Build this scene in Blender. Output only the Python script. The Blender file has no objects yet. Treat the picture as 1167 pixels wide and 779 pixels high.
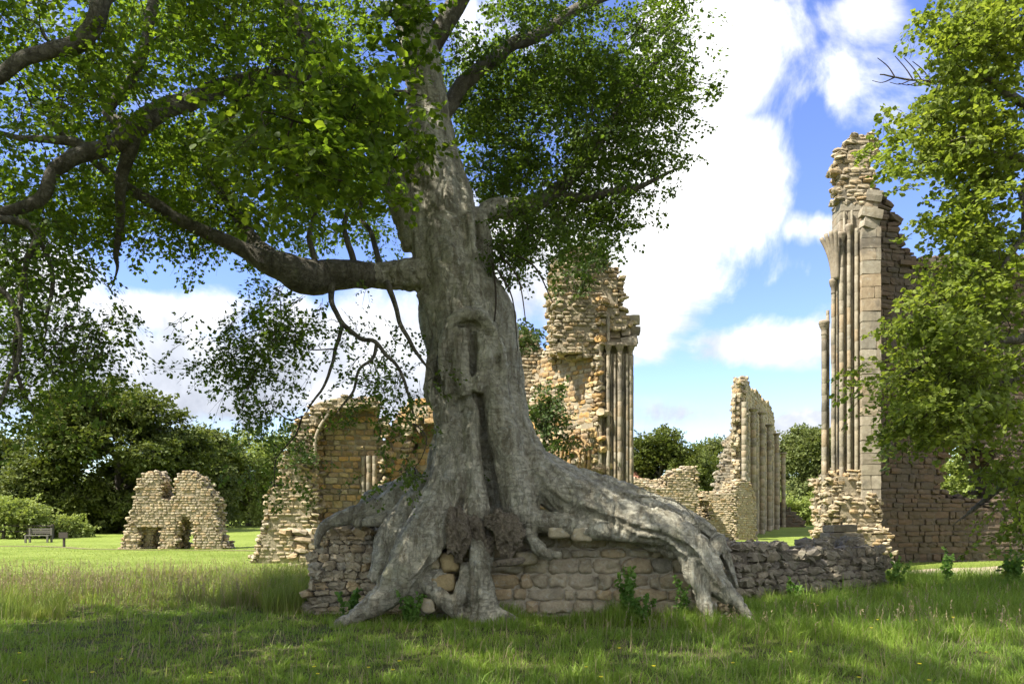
import bpy, math, random
import numpy as np
random.seed(5)
RNG = np.random.default_rng(11)
C = bpy.context.scene.collection
SC = bpy.context.scene
# ------------------------------------------------------------------ camera
F, CX, HY, CH = 820.0, 583.5, 585.0, 1.5      # focal length, centre, horizon of the photograph; eye height
cam = bpy.data.objects.new('camera', bpy.data.cameras.new('camera')); C.objects.link(cam)
cam.location = (0, 0, CH); cam.rotation_euler = (math.radians(90), 0, 0)
cam.data.sensor_width = 36; cam.data.lens = 36*F/1167; cam.data.shift_y = (HY-389.5)/1167
cam.data.clip_start = 0.05; cam.data.clip_end = 3000
SC.camera = cam
# ------------------------------------------------------------------ light
SUN_EL = math.radians(54); SUN_AZ = math.radians(28)     # az: how far from straight left towards the viewer
to_sun = np.array([-math.cos(SUN_AZ)*math.cos(SUN_EL), -math.sin(SUN_AZ)*math.cos(SUN_EL), math.sin(SUN_EL)])
from mathutils import Vector
sun = bpy.data.objects.new('sun', bpy.data.lights.new('sun', 'SUN')); C.objects.link(sun)
sun.data.energy = 3.6; sun.data.angle = math.radians(0.5); sun.data.color = (1, 0.95, 0.86)
sun.rotation_euler = Vector(to_sun).to_track_quat('Z', 'Y').to_euler()
SC.view_settings.view_transform = 'Standard'; SC.view_settings.look = 'None'
SC.view_settings.exposure = 1.83; SC.view_settings.gamma = 1; SC.view_settings.use_curve_mapping = False
SC.render.engine = 'CYCLES'
SC.cycles.max_bounces = 4; SC.cycles.diffuse_bounces = 3; SC.cycles.glossy_bounces = 1
SC.cycles.transmission_bounces = 3; SC.cycles.transparent_max_bounces = 4
SC.cycles.use_denoising = True; SC.cycles.use_adaptive_sampling = True; SC.cycles.adaptive_threshold = .025

W = bpy.data.worlds.new('World'); SC.world = W; W.use_nodes = True
wt = W.node_tree; wt.nodes.clear()
class G:
    "tiny helper to write node maths"
    def __init__(s, t): s.t = t
    def n(s, typ, **k):
        nd = s.t.nodes.new(typ)
        for a, b in k.items(): setattr(nd, a, b)
        return nd
    def put(s, sock, v):
        if isinstance(v, bpy.types.NodeSocket): s.t.links.new(v, sock)
        elif v is not None: sock.default_value = v
    def m(s, op, a, b=None, c=None, clamp=False):
        nd = s.n('ShaderNodeMath', operation=op, use_clamp=clamp)
        for i, v in enumerate((a, b, c)):
            if v is not None: s.put(nd.inputs[i], v)
        return nd.outputs[0]
    def noise(s, vec, scale, detail=4, rough=.55, dist=0, col=False):
        nd = s.n('ShaderNodeTexNoise'); s.put(nd.inputs['Vector'], vec)
        nd.inputs['Scale'].default_value = scale; nd.inputs['Detail'].default_value = detail
        nd.inputs['Roughness'].default_value = rough; nd.inputs['Distortion'].default_value = dist
        return nd.outputs['Color' if col else 'Fac']
    def ramp(s, fac, stops, interp='LINEAR'):
        nd = s.n('ShaderNodeValToRGB'); r = nd.color_ramp; r.interpolation = interp
        while len(r.elements) < len(stops): r.elements.new(0.5)
        for e, (p, c) in zip(r.elements, stops):
            e.position = p; e.color = tuple(c)+(1,) if len(c) == 3 else c
        s.put(nd.inputs[0], fac); return nd.outputs[0]
    def step(s, v, a, b):
        nd = s.n('ShaderNodeMapRange', interpolation_type='SMOOTHSTEP')
        s.put(nd.inputs[0], v); nd.inputs[1].default_value = a; nd.inputs[2].default_value = b
        return nd.outputs[0]
    def mix(s, f, a, b, typ='MIX'):
        nd = s.n('ShaderNodeMix', data_type='RGBA', blend_type=typ)
        s.put(nd.inputs[0], f)
        for i, v in ((6, a), (7, b)):
            if isinstance(v, tuple) and len(v) == 3: v = v+(1,)
            s.put(nd.inputs[i], v)
        return nd.outputs[2]
g = G(wt)
sky = g.n('ShaderNodeTexSky', sky_type='NISHITA', sun_disc=False)
sky.sun_elevation = SUN_EL; sky.sun_rotation = math.atan2(to_sun[0], to_sun[1])
sky.ozone_density = 3.0; sky.dust_density = 0.3; sky.air_density = 1.0
hsv = g.n('ShaderNodeHueSaturation'); g.put(hsv.inputs['Color'], sky.outputs[0])
hsv.inputs['Hue'].default_value = .520; hsv.inputs['Saturation'].default_value = 1.12
tc = g.n('ShaderNodeTexCoord').outputs['Generated']
sep = g.n('ShaderNodeSeparateXYZ'); g.put(sep.inputs[0], tc)
yy = g.m('MAXIMUM', sep.outputs[1], 0.08)
wa = g.m('DIVIDE', sep.outputs[0], yy); wb = g.m('DIVIDE', sep.outputs[2], yy)
# cumulus banks, each at its own bearing and height in the sky
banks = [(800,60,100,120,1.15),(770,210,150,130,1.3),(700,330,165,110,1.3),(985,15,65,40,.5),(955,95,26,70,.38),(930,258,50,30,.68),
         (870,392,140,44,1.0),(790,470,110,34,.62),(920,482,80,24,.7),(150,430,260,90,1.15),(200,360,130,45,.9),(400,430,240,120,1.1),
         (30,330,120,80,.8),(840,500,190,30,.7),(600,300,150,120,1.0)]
tot = None
for px, py, rx, ry, k in banks:
    u = g.m('DIVIDE', g.m('SUBTRACT', wa, (px-CX)/F), rx/F); v = g.m('DIVIDE', g.m('SUBTRACT', wb, (HY-py)/F), ry/F)
    q = g.m('MULTIPLY', g.m('SUBTRACT', 1, g.m('SQRT', g.m('ADD', g.m('MULTIPLY', u, u), g.m('MULTIPLY', v, v))), clamp=True), k)
    tot = q if tot is None else g.m('MAXIMUM', tot, q)
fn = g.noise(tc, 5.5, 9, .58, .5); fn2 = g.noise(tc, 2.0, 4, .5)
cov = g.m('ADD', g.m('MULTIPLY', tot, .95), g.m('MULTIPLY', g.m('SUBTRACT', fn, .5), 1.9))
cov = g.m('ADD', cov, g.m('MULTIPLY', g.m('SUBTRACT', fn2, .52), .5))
back_fill = g.step(sep.outputs[1], .12, -.1)                     # unseen cloud added behind the viewer as fill for the shaded faces
cov = g.m('ADD', cov, g.m('MULTIPLY', back_fill, .50))
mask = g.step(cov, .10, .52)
shade = g.noise(tc, 7.0, 6, .6, .3)
thick = g.step(cov, .35, 1.1)
up = g.step(sep.outputs[2], .02, .45)
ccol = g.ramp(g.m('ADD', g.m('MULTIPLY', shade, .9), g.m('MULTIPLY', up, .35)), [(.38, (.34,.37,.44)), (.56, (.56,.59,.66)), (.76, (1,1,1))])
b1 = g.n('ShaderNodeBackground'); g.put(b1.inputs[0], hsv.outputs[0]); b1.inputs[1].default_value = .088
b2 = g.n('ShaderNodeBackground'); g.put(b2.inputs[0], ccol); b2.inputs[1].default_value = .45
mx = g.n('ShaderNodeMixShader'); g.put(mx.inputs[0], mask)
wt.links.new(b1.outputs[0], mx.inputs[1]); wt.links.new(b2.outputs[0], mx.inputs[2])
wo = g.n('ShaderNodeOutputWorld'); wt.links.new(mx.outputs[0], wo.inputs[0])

# ------------------------------------------------------------------ helpers
def P(px, py, Y): return np.array([(px-CX)/F*Y, Y, CH-(py-HY)/F*Y])
def tag(o, label=None, cat=None, group=None, kind=None):
    for k, v in (('label', label), ('category', cat), ('group', group), ('kind', kind)):
        if v: o[k] = v
    return o
def empty(name, loc, label=None, cat=None, group=None):
    o = bpy.data.objects.new(name, None); C.objects.link(o); o.location = tuple(float(q) for q in loc); o.empty_display_size = .2
    return tag(o, label, cat, group)
def link(name, me, mat, parent=None):
    o = bpy.data.objects.new(name, me); C.objects.link(o)
    if mat is not None: me.materials.append(mat)
    if parent is not None:
        o.parent = parent; w = Vector((0, 0, 0)); q = parent
        while q is not None: w += q.location; q = q.parent
        o.location = -w                                       # meshes are written in world coordinates
    return o
class MB:
    "collects vertices and faces (numpy) for one mesh"
    def __init__(s): s.v = []; s.f = {}; s.n = 0
    def add(s, v, *faces):
        v = np.asarray(v, float).reshape(-1, 3); s.v.append(v)
        for f in faces:
            f = np.asarray(f, int)
            if len(f): s.f.setdefault(f.shape[1], []).append(f+s.n)
        s.n += len(v)
    def mesh(s, name, smooth=False, center=None):
        me = bpy.data.meshes.new(name)
        if not s.v: return me
        v = np.concatenate(s.v)
        me.vertices.add(len(v)); me.vertices.foreach_set('co', v.ravel().astype(np.float32))
        groups = [(k, np.concatenate(f)) for k, f in s.f.items()]
        nl = sum(k*len(f) for k, f in groups); nf = sum(len(f) for k, f in groups)
        me.loops.add(nl); me.polygons.add(nf)
        me.loops.foreach_set('vertex_index', np.concatenate([f.ravel() for k, f in groups]).astype(np.int32))
        tot_ = np.concatenate([np.full(len(f), k) for k, f in groups])
        st = np.concatenate([[0], np.cumsum(tot_)[:-1]])
        me.polygons.foreach_set('loop_start', st.astype(np.int32))
        me.polygons.foreach_set('use_smooth', np.full(nf, smooth))
        me.update(calc_edges=True); me.validate()
        return me
    def build(s, name, mat, parent=None, smooth=False): return link(name, s.mesh(name, smooth), mat, parent)
def place_at_base(o):
    "put a lone mesh's origin at its own base"
    me = o.data; n = len(me.vertices)
    a = np.empty(n*3, np.float32); me.vertices.foreach_get('co', a); a = a.reshape(-1, 3)
    c = np.array([(a[:,0].min()+a[:,0].max())/2, (a[:,1].min()+a[:,1].max())/2, a[:,2].min()])
    me.vertices.foreach_set('co', (a-c).ravel()); me.update(); o.location = tuple(float(q) for q in c)
    return o
def _h(ix, iy, iz, s):
    h = (ix*374761393 + iy*668265263 + iz*2147483647 + s*974634777) & 0xffffffff
    h = ((h ^ (h >> 13))*1274126177) & 0xffffffff
    h = ((h ^ (h >> 16))*2246822519) & 0xffffffff
    return ((h ^ (h >> 15)) & 0xffff)/65535.0
def vnoise(p, s=0):
    p = np.asarray(p, float); i = np.floor(p).astype(np.int64); f = p-i; f = f*f*(3-2*f)
    r = 0
    for dx in (0, 1):
        for dy in (0, 1):
            for dz in (0, 1):
                w = (f[...,0] if dx else 1-f[...,0])*(f[...,1] if dy else 1-f[...,1])*(f[...,2] if dz else 1-f[...,2])
                r = r + w*_h(i[...,0]+dx, i[...,1]+dy, i[...,2]+dz, s)
    return r*2-1
def fbm(p, o=4, s=0):
    r = 0; a = .5
    for k in range(o): r = r+a*vnoise(p, s+k); p = np.asarray(p)*2.03+7.1; a *= .5
    return r
def spline(pts, n=6):
    "Catmull-Rom through rows of any width"
    p = np.asarray(pts, float)
    if len(p) == 2: t = np.linspace(0, 1, n+1)[:, None]; return p[0]*(1-t)+p[1]*t
    q = np.vstack([2*p[0]-p[1], p, 2*p[-1]-p[-2]]); out = []
    for i in range(1, len(q)-2):
        t = np.linspace(0, 1, n, endpoint=False)[:, None]
        a, b, c, d = q[i-1], q[i], q[i+1], q[i+2]
        out.append(.5*((2*b)+(-a+c)*t+(2*a-5*b+4*c-d)*t*t+(-a+3*b-3*c+d)*t**3))
    out.append(p[-1:]); return np.vstack(out)
def tube(mb, pts, rad, sides=8, wob=0.0, cap=True, seed=0):
    pts = np.asarray(pts, float); rad = np.asarray(rad, float); n = len(pts)
    t = np.gradient(pts, axis=0); t /= np.linalg.norm(t, axis=1)[:, None]+1e-9
    up = np.array([0, 0, 1.]) if abs(t[0][2]) < .9 else np.array([1., 0, 0])
    x = np.cross(t[0], up); x /= np.linalg.norm(x)
    X = []
    for i in range(n):
        x = x-t[i]*np.dot(x, t[i]); x /= np.linalg.norm(x)+1e-9; X.append(x)
    X = np.array(X); Yv = np.cross(t, X)
    a = np.arange(sides)/sides*2*np.pi
    ring = X[:, None]*np.cos(a)[None, :, None]+Yv[:, None]*np.sin(a)[None, :, None]
    r = rad[:, None]*np.ones(sides)
    if wob: r = r*(1+wob*fbm(pts[:, None]*1.0+ring*rad[:, None, None]*3+seed*3.3, 3)*2)
    v = pts[:, None]+ring*r[..., None]
    i = np.arange(n-1)[:, None]*sides; j = np.arange(sides)[None]; j2 = (j+1) % sides
    f = np.stack([i+j, i+j2, i+j2+sides, i+j+sides], -1).reshape(-1, 4)
    v = v.reshape(-1, 3)
    if cap:
        v = np.vstack([v, pts[0], pts[-1]]); a0 = n*sides; jj = np.arange(sides)
        f3 = np.vstack([np.stack([np.full(sides, a0), (jj+1) % sides, jj], 1),
                        np.stack([np.full(sides, a0+1), (n-1)*sides+jj, (n-1)*sides+(jj+1) % sides], 1)])
        mb.add(v, f, f3)
    else: mb.add(v, f)
def px_tube(mb, nodes, sides=12, wob=0.0, n=5, seed=0, tip=False):
    "nodes: (photo x, photo y, distance, radius in photo pixels)"
    rows = [list(P(a, b, Y))+[r/F*Y] for a, b, Y, r in nodes]
    if tip and nodes[-1][3] > .8:                        # run the wood out to a fine end
        e = np.array(rows[-1]); k = e[:3]-np.array(rows[-2])[:3]; k /= np.linalg.norm(k); L = 14*e[3]; rows += [list(e[:3]+k*L*.5+np.array([.1*L,0,.06*L]))+[e[3]*.5], list(e[:3]+k*L)+[.004]]
    s = spline(rows, n)
    if tip: s[1:-1, :3] += (.035+.5*s[1:-1, 3:4])*1.1*np.stack([fbm(s[1:-1, :3]*1.9+9*j+seed, 3, 90+j) for j in range(3)], 1)
    tube(mb, s[:, :3], np.maximum(s[:, 3], .004), sides, wob, seed=seed); return s
def lathe(mb, cx, cy, prof, sides=16, ang0=0, ang1=2*math.pi):
    pr = np.asarray(prof, float); a = np.linspace(ang0, ang1, sides, endpoint=False)
    v = np.stack([cx+pr[:, 0:1]*np.cos(a), cy+pr[:, 0:1]*np.sin(a), pr[:, 1:2]+0*a], -1).reshape(-1, 3)
    n = len(pr); i = np.arange(n-1)[:, None]*sides; j = np.arange(sides)[None]; j2 = (j+1) % sides
    f = np.stack([i+j, i+j2, i+j2+sides, i+j+sides], -1).reshape(-1, 4)
    capf = np.array([list(range(sides))[::-1], [(n-1)*sides+q for q in range(sides)]])
    mb.add(v, f, capf)
def box(mb, lo, hi, rot=0, org=(0, 0)):
    lo, hi = np.array(lo, float), np.array(hi, float)
    k = np.array([[0,0,0],[1,0,0],[1,1,0],[0,1,0],[0,0,1],[1,0,1],[1,1,1],[0,1,1]])
    v = lo+(hi-lo)*k; c, s_ = math.cos(rot), math.sin(rot)
    v = np.stack([org[0]+v[:,0]*c-v[:,1]*s_, org[1]+v[:,0]*s_+v[:,1]*c, v[:,2]], 1)
    mb.add(v, [[0,3,2,1],[4,5,6,7],[0,1,5,4],[1,2,6,5],[2,3,7,6],[3,0,4,7]])
def gh(x, y):
    "height of the ground"
    x = np.asarray(x, float); y = np.asarray(y, float)
    p = np.stack([x*.22, y*.22, 0*x], -1)
    h = .10*fbm(p, 3, 40)
    h = h+.012*np.clip(y-42, 0, None)*(1+.25*np.sin(x*.03))
    h = h+1.6*np.clip((y-110)/150, 0, 1)**1.3
    return h-.02
# ------------------------------------------------------------------ materials
def mat(name):
    m = bpy.data.materials.new(name); m.use_nodes = True; m.node_tree.nodes.clear(); return m, G(m.node_tree)
def finish(m, g, shader):
    o = g.n('ShaderNodeOutputMaterial'); m.node_tree.links.new(shader, o.inputs[0]); return m
def bsdf(g, col, rough=.9, nrm=None, spec=.3):
    b = g.n('ShaderNodeBsdfPrincipled'); g.put(b.inputs['Base Color'], col if not (isinstance(col, tuple) and len(col) == 3) else col+(1,))
    g.put(b.inputs['Roughness'], rough); b.inputs['Specular IOR Level'].default_value = spec
    if nrm is not None: g.put(b.inputs['Normal'], nrm)
    return b.outputs[0]
def bump(g, h, dist, strength=1):
    b = g.n('ShaderNodeBump'); b.inputs['Distance'].default_value = dist; b.inputs['Strength'].default_value = strength
    g.put(b.inputs['Height'], h); return b.outputs[0]
def stone_mat(name, cols, lichen=.3, moss=.0, scale=1.0, stain=.35, bmp=.02):
    m, g = mat(name)
    pos = g.n('ShaderNodeNewGeometry'); P_ = pos.outputs['Position']; rnd = pos.outputs['Random Per Island']
    n = len(cols)
    base = g.ramp(rnd, [(i/(n-1), c) for i, c in enumerate(cols)])
    n1 = g.noise(P_, 9*scale, 6, .65); n2 = g.noise(P_, 1.1*scale, 4, .6, .4); n3 = g.noise(P_, 34*scale, 5, .7)
    c = g.mix(g.m('MULTIPLY', g.step(n1, .35, .7), .55), base, g.mix(1.0, base, (.55,.50,.46), 'MULTIPLY'))
    c = g.mix(g.m('MULTIPLY', g.step(n2, .48, .66), stain), c, (.085,.078,.065))          # weather staining
    lich = g.step(g.noise(P_, 5.5*scale, 7, .7, .6), .60-.12*lichen, .70)
    c = g.mix(g.m('MULTIPLY', lich, lichen), c, (.50,.50,.44))
    if moss:
        ms = g.step(g.noise(P_, 2.2*scale, 6, .65, .3), .56, .68)
        c = g.mix(g.m('MULTIPLY', ms, moss), c, (.075,.095,.03))
    c = g.mix(g.m('MULTIPLY', g.step(n3, .5, .75), .3), c, (.10,.09,.075))
    h = g.m('ADD', g.m('MULTIPLY', n1, .6), g.m('MULTIPLY', n3, .4))
    return finish(m, g, bsdf(g, c, .93, bump(g, h, bmp, .9), .2))
def leaf_mat(name, cols, trans, tw=.45, rough=.55, spec=.22):
    m, g = mat(name)
    geo = g.n('ShaderNodeNewGeometry'); rnd = geo.outputs['Random Per Island']
    n = len(cols)
    base = g.ramp(rnd, [(i/(n-1), c) for i, c in enumerate(cols)])
    big = g.noise(geo.outputs['Position'], .9, 3, .5)
    base = g.mix(g.m('MULTIPLY', g.step(big, .4, .65), .35), base, g.mix(1.0, base, (1.35,1.15,.8), 'MULTIPLY'))
    tr = g.n('ShaderNodeBsdfTranslucent'); g.put(tr.inputs[0], g.mix(1.0, base, trans, 'MULTIPLY'))
    mxs = g.n('ShaderNodeMixShader'); mxs.inputs[0].default_value = tw
    m.node_tree.links.new(bsdf(g, base, rough, None, spec), mxs.inputs[1]); m.node_tree.links.new(tr.outputs[0], mxs.inputs[2])
    return finish(m, g, mxs.outputs[0])
def plain(name, col, rough=.8, ns=12, var=.4, bmp=.004, spec=.3):
    m, g = mat(name); geo = g.n('ShaderNodeNewGeometry')
    n = g.noise(geo.outputs['Position'], ns, 6, .65)
    c = g.mix(g.m('MULTIPLY', g.step(n, .35, .7), var), col, tuple(q*.45 for q in col))
    return finish(m, g, bsdf(g, c, rough, bump(g, n, bmp), spec))
M = {}
M['gold'] = stone_mat('golden_stone', [(.38,.24,.10),(.25,.19,.12),(.48,.37,.20),(.52,.31,.11),(.24,.20,.14),(.50,.42,.28),(.34,.22,.11)], .35, 0, 1, .25)
M['rubble'] = stone_mat('rubble_stone', [(.42,.34,.21),(.35,.29,.19),(.48,.40,.26),(.42,.30,.16),(.31,.26,.18),(.50,.43,.31)], .4, .08, 1, .25, .03)
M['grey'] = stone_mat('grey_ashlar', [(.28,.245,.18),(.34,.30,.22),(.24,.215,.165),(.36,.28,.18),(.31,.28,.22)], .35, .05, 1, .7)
M['dark'] = stone_mat('shade_toned_ashlar', [(.13,.10,.07),(.10,.08,.055),(.15,.105,.07),(.115,.095,.07)], .15, .1, 1, .5)  # tones lowered: the side wall's shade is put into its stone colour
M['shaft'] = stone_mat('shaft_stone', [(.33,.29,.21),(.28,.245,.175),(.37,.33,.25),(.35,.27,.17),(.25,.23,.18)], .35, 0, 1, .7, .02)
M['near'] = stone_mat('old_wall_stone', [(.44,.38,.27),(.48,.41,.28),(.33,.30,.23),(.52,.40,.23),(.40,.37,.30)], .7, .10, 2.2, .4, .02)
M['neardark'] = stone_mat('mossy_wall_stone', [(.22,.195,.145),(.26,.23,.17),(.17,.15,.12),(.28,.24,.17)], .35, .35, 2.0, .35, .02)
M['yellow'] = stone_mat('yellow_stone', [(.38,.29,.14),(.42,.35,.22),(.34,.25,.11)], .2, .1, 2.2, .15, .015)
M['mortar'] = plain('old_mortar', (.32,.27,.185), .95, 20, .6, .01)
M['mortarpale'] = plain('pale_mortar', (.46,.41,.31), .95, 20, .5, .01)
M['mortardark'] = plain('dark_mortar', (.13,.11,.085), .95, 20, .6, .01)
def bark_mat(name, c1, c2, c3, sc=1.0, lich=.5):
    m, g = mat(name); geo = g.n('ShaderNodeNewGeometry'); P_ = geo.outputs['Position']
    mp = g.n('ShaderNodeMapping'); mp.inputs['Scale'].default_value = (1, 1, .22); g.put(mp.inputs[0], P_)
    mh = g.n('ShaderNodeMapping'); mh.inputs['Scale'].default_value = (.35, .35, 1.6); g.put(mh.inputs[0], P_)
    v = g.noise(mp.outputs[0], 7*sc, 7, .6, .6); w = g.noise(P_, 2.3*sc, 6, .6, .5); fine = g.noise(P_, 38*sc, 6, .72)
    hz = g.noise(mh.outputs[0], 16*sc, 5, .6, .8)
    c = g.mix(g.step(v, .35, .62), c2, c1)
    c = g.mix(g.m('MULTIPLY', g.step(w, .5, .66), .65), c, c3)
    l2 = g.step(g.noise(P_, 7.5*sc, 9, .76, .9), .57, .62)
    c = g.mix(g.m('MULTIPLY', l2, lich), c, (.40,.42,.38))
    l3 = g.step(g.noise(P_, 17*sc, 5, .75, .4), .56, .62)
    c = g.mix(g.m('MULTIPLY', l3, lich*.7), c, (.45,.46,.40))
    moss = g.step(g.noise(P_, 1.3*sc, 5, .6), .58, .72)
    c = g.mix(g.m('MULTIPLY', moss, .45), c, (.13,.135,.055))
    c = g.mix(g.m('MULTIPLY', g.step(fine, .52, .70), .4), c, tuple(q*.4 for q in c2))
    lines = None
    for k_, (mv, sc_) in enumerate(((mp.outputs[0], 3.2), (mh.outputs[0], 4.5), (P_, 6.0))):       # fine cracks and wrinkles
        q = g.noise(mv, sc_*sc, 5, .55, 1.1); l_ = g.m('SUBTRACT', 1, g.step(g.m('ABSOLUTE', g.m('SUBTRACT', q, .5)), .002, .016+.004*k_))
        lines = l_ if lines is None else g.m('MAXIMUM', lines, g.m('MULTIPLY', l_, .7))
    c = g.mix(g.m('MULTIPLY', lines, .42), c, tuple(q*.35 for q in c2))
    v = g.m('SUBTRACT', v, g.m('MULTIPLY', lines, .45))
    h = g.m('ADD', g.m('ADD', g.m('MULTIPLY', v, .5), g.m('MULTIPLY', fine, .28)), g.m('MULTIPLY', hz, .22))
    return finish(m, g, bsdf(g, c, .78, bump(g, h, .05, 1.0), .25))
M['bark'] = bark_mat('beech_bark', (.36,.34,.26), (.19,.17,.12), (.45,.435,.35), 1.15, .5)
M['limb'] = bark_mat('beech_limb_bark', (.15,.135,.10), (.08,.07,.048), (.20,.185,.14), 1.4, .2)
M['twig'] = plain('twig_bark', (.055,.042,.03), .85, 20, .5)
M['farbark'] = plain('far_bark', (.10,.085,.065), .9, 3, .5)
M['burr'] = plain('rotten_burr', (.30,.255,.19), .97, 24, .9, .12, .1)
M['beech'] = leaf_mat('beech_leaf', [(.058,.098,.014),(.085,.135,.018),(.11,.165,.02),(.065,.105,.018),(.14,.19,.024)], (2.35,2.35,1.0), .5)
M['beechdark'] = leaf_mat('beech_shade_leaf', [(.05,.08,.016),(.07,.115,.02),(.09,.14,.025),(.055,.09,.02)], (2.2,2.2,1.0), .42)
M['lime'] = leaf_mat('lime_leaf', [(.14,.19,.03),(.18,.23,.038),(.11,.15,.03),(.22,.27,.055)], (1.9,1.9,1.0), .42)
M['fardark'] = leaf_mat('far_dark_leaf', [(.06,.085,.018),(.095,.12,.024),(.07,.095,.022),(.12,.145,.03)], (1.5,1.5,.9), .3)
M['farmid'] = leaf_mat('far_mid_leaf', [(.11,.14,.045),(.15,.18,.058),(.09,.115,.038),(.17,.20,.07)], (1.5,1.5,.9), .3)
M['farpale'] = leaf_mat('far_pale_leaf', [(.19,.24,.06),(.23,.28,.08),(.16,.20,.055)], (1.5,1.5,.9), .3)
M['ivy'] = leaf_mat('ivy_leaf', [(.04,.07,.018),(.06,.10,.025),(.08,.11,.03)], (1.6,1.6,.9), .3)
M['grass'] = leaf_mat('grass_blade', [(.125,.205,.024),(.165,.265,.034),(.21,.31,.05),(.135,.23,.03),(.26,.31,.09)], (1.6,1.6,.9), .35, .55, .25)
M['meadow'] = leaf_mat('meadow_blade', [(.17,.24,.04),(.22,.28,.07),(.15,.22,.035),(.30,.31,.13),(.19,.25,.05)], (1.5,1.5,.9), .35, .6, .2)
M['seed'] = leaf_mat('seed_head', [(.30,.26,.16),(.36,.30,.20),(.26,.20,.14)], (1.3,1.2,1.0), .3, .7, .1)
M['plant'] = leaf_mat('weed_leaf', [(.07,.15,.03),(.10,.19,.04),(.13,.22,.05)], (1.8,1.9,.9), .4)
M['yellowpetal'] = plain('buttercup_petal', (.75,.62,.02), .4, 30, .1)
M['wood'] = plain('grey_wood', (.14,.13,.105), .85, 18, .4)
M['darkwood'] = plain('dark_wood', (.06,.05,.04), .85, 18, .4)
M['tile'] = plain('red_tile', (.30,.14,.09), .85, 8, .5)
# ------------------------------------------------------------------ leaves and trees
LEAF6 = np.array([[0,0,0],[.28,.42,.05],[.68,.40,.06],[1,0,-.04],[.68,-.40,.06],[.28,-.42,.05]])
LEAF4 = np.array([[0,0,0],[.45,.42,.07],[1,0,-.03],[.45,-.42,.07]])
def leaves(mb, pos, axis, nrm, size, shape=4, wid=1.0):
    n = len(pos); ax = axis/(np.linalg.norm(axis, axis=1)[:, None]+1e-9)
    sd = np.cross(nrm, ax); sd /= np.linalg.norm(sd, axis=1)[:, None]+1e-9; nn = np.cross(ax, sd)
    T = LEAF6 if shape == 6 else LEAF4; k = len(T)
    v = pos[:, None]+size[:, None, None]*(ax[:, None]*T[None, :, 0:1]+wid*sd[:, None]*T[None, :, 1:2]+nn[:, None]*T[None, :, 2:3])
    b = np.arange(n)[:, None]*k
    if shape == 6: f = np.concatenate([b+np.array([0,1,2,3]), b+np.array([0,3,4,5])])
    else: f = np.concatenate([b+np.array([0,1,2]), b+np.array([0,2,3])])
    mb.add(v.reshape(-1, 3), f)
def sprays(mb, o, d, L, nleaf, lsize, r, shape=4, flat=.3, droop=.25, wide=.34, twigs=None, tr=.004, wid=1.0):
    "o origins, d directions: flat leafy sprays as a beech carries them"
    n = len(o); d = d/(np.linalg.norm(d, axis=1)[:, None]+1e-9)
    up = np.array([0,0,1.])+flat*r.normal(size=(n, 3))
    sd = np.cross(up, d); sd /= np.linalg.norm(sd, axis=1)[:, None]+1e-9
    nn = np.cross(d, sd)
    t = r.uniform(.05, 1, (n, nleaf))**.8; s = r.uniform(-1, 1, (n, nleaf)); s = np.sign(s)*np.abs(s)**.8
    w = wide*(1.05-t*.75)
    pos = o[:, None]+L[:, None, None]*(d[:, None]*t[..., None]+sd[:, None]*(s*w)[..., None]+nn[:, None]*(.05*r.normal(size=t.shape))[..., None])
    pos[..., 2] -= droop*L[:, None]*t*t
    ax = d[:, None]*(.7)+sd[:, None]*(np.sign(s)*.8)[..., None]+.35*r.normal(size=pos.shape); ax[..., 2] -= .25
    nr = nn[:, None]+.42*r.normal(size=pos.shape)
    leaves(mb, pos.reshape(-1, 3), ax.reshape(-1, 3), nr.reshape(-1, 3), (lsize*r.uniform(.6, 1.25, n*nleaf)), shape, wid)
    if twigs is not None:
        tt = np.array([0, .5, 1.0])
        for side in (0, 1, -1):
            a = o[:, None]+L[:, None, None]*d[:, None]*tt[None, :, None]
            if side:
                t0 = .25; a = o[:, None]+L[:, None, None]*(d[:, None]*(t0+.5*tt[None, :, None])+sd[:, None]*(side*wide*.8*tt[None, :, None]))
                tz = t0+.5*tt
            else: tz = tt
            a[..., 2] -= droop*L[:, None]*tz*tz
            ribbon(twigs, a, tr*(1.0 if side == 0 else .7))
def ribbon(mb, a, w):
    "three-sided thin stems, a: (n,k,3)"
    n, k, _ = a.shape
    off = np.array([[1,0,-.3],[-.5,.87,-.3],[-.5,-.87,.5]])
    taper = np.linspace(1, .35, k)
    v = a[:, :, None]+off[None, None]*(w*taper)[None, :, None, None]
    b = (np.arange(n)[:, None, None]*k+np.arange(k-1)[None, :, None])*3; j = np.arange(3)[None, None]; j2 = (j+1) % 3
    f = np.stack([b+j, b+j2, b+j2+3, b+j+3], -1).reshape(-1, 4)
    mb.add(v.reshape(-1, 3), f)
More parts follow.
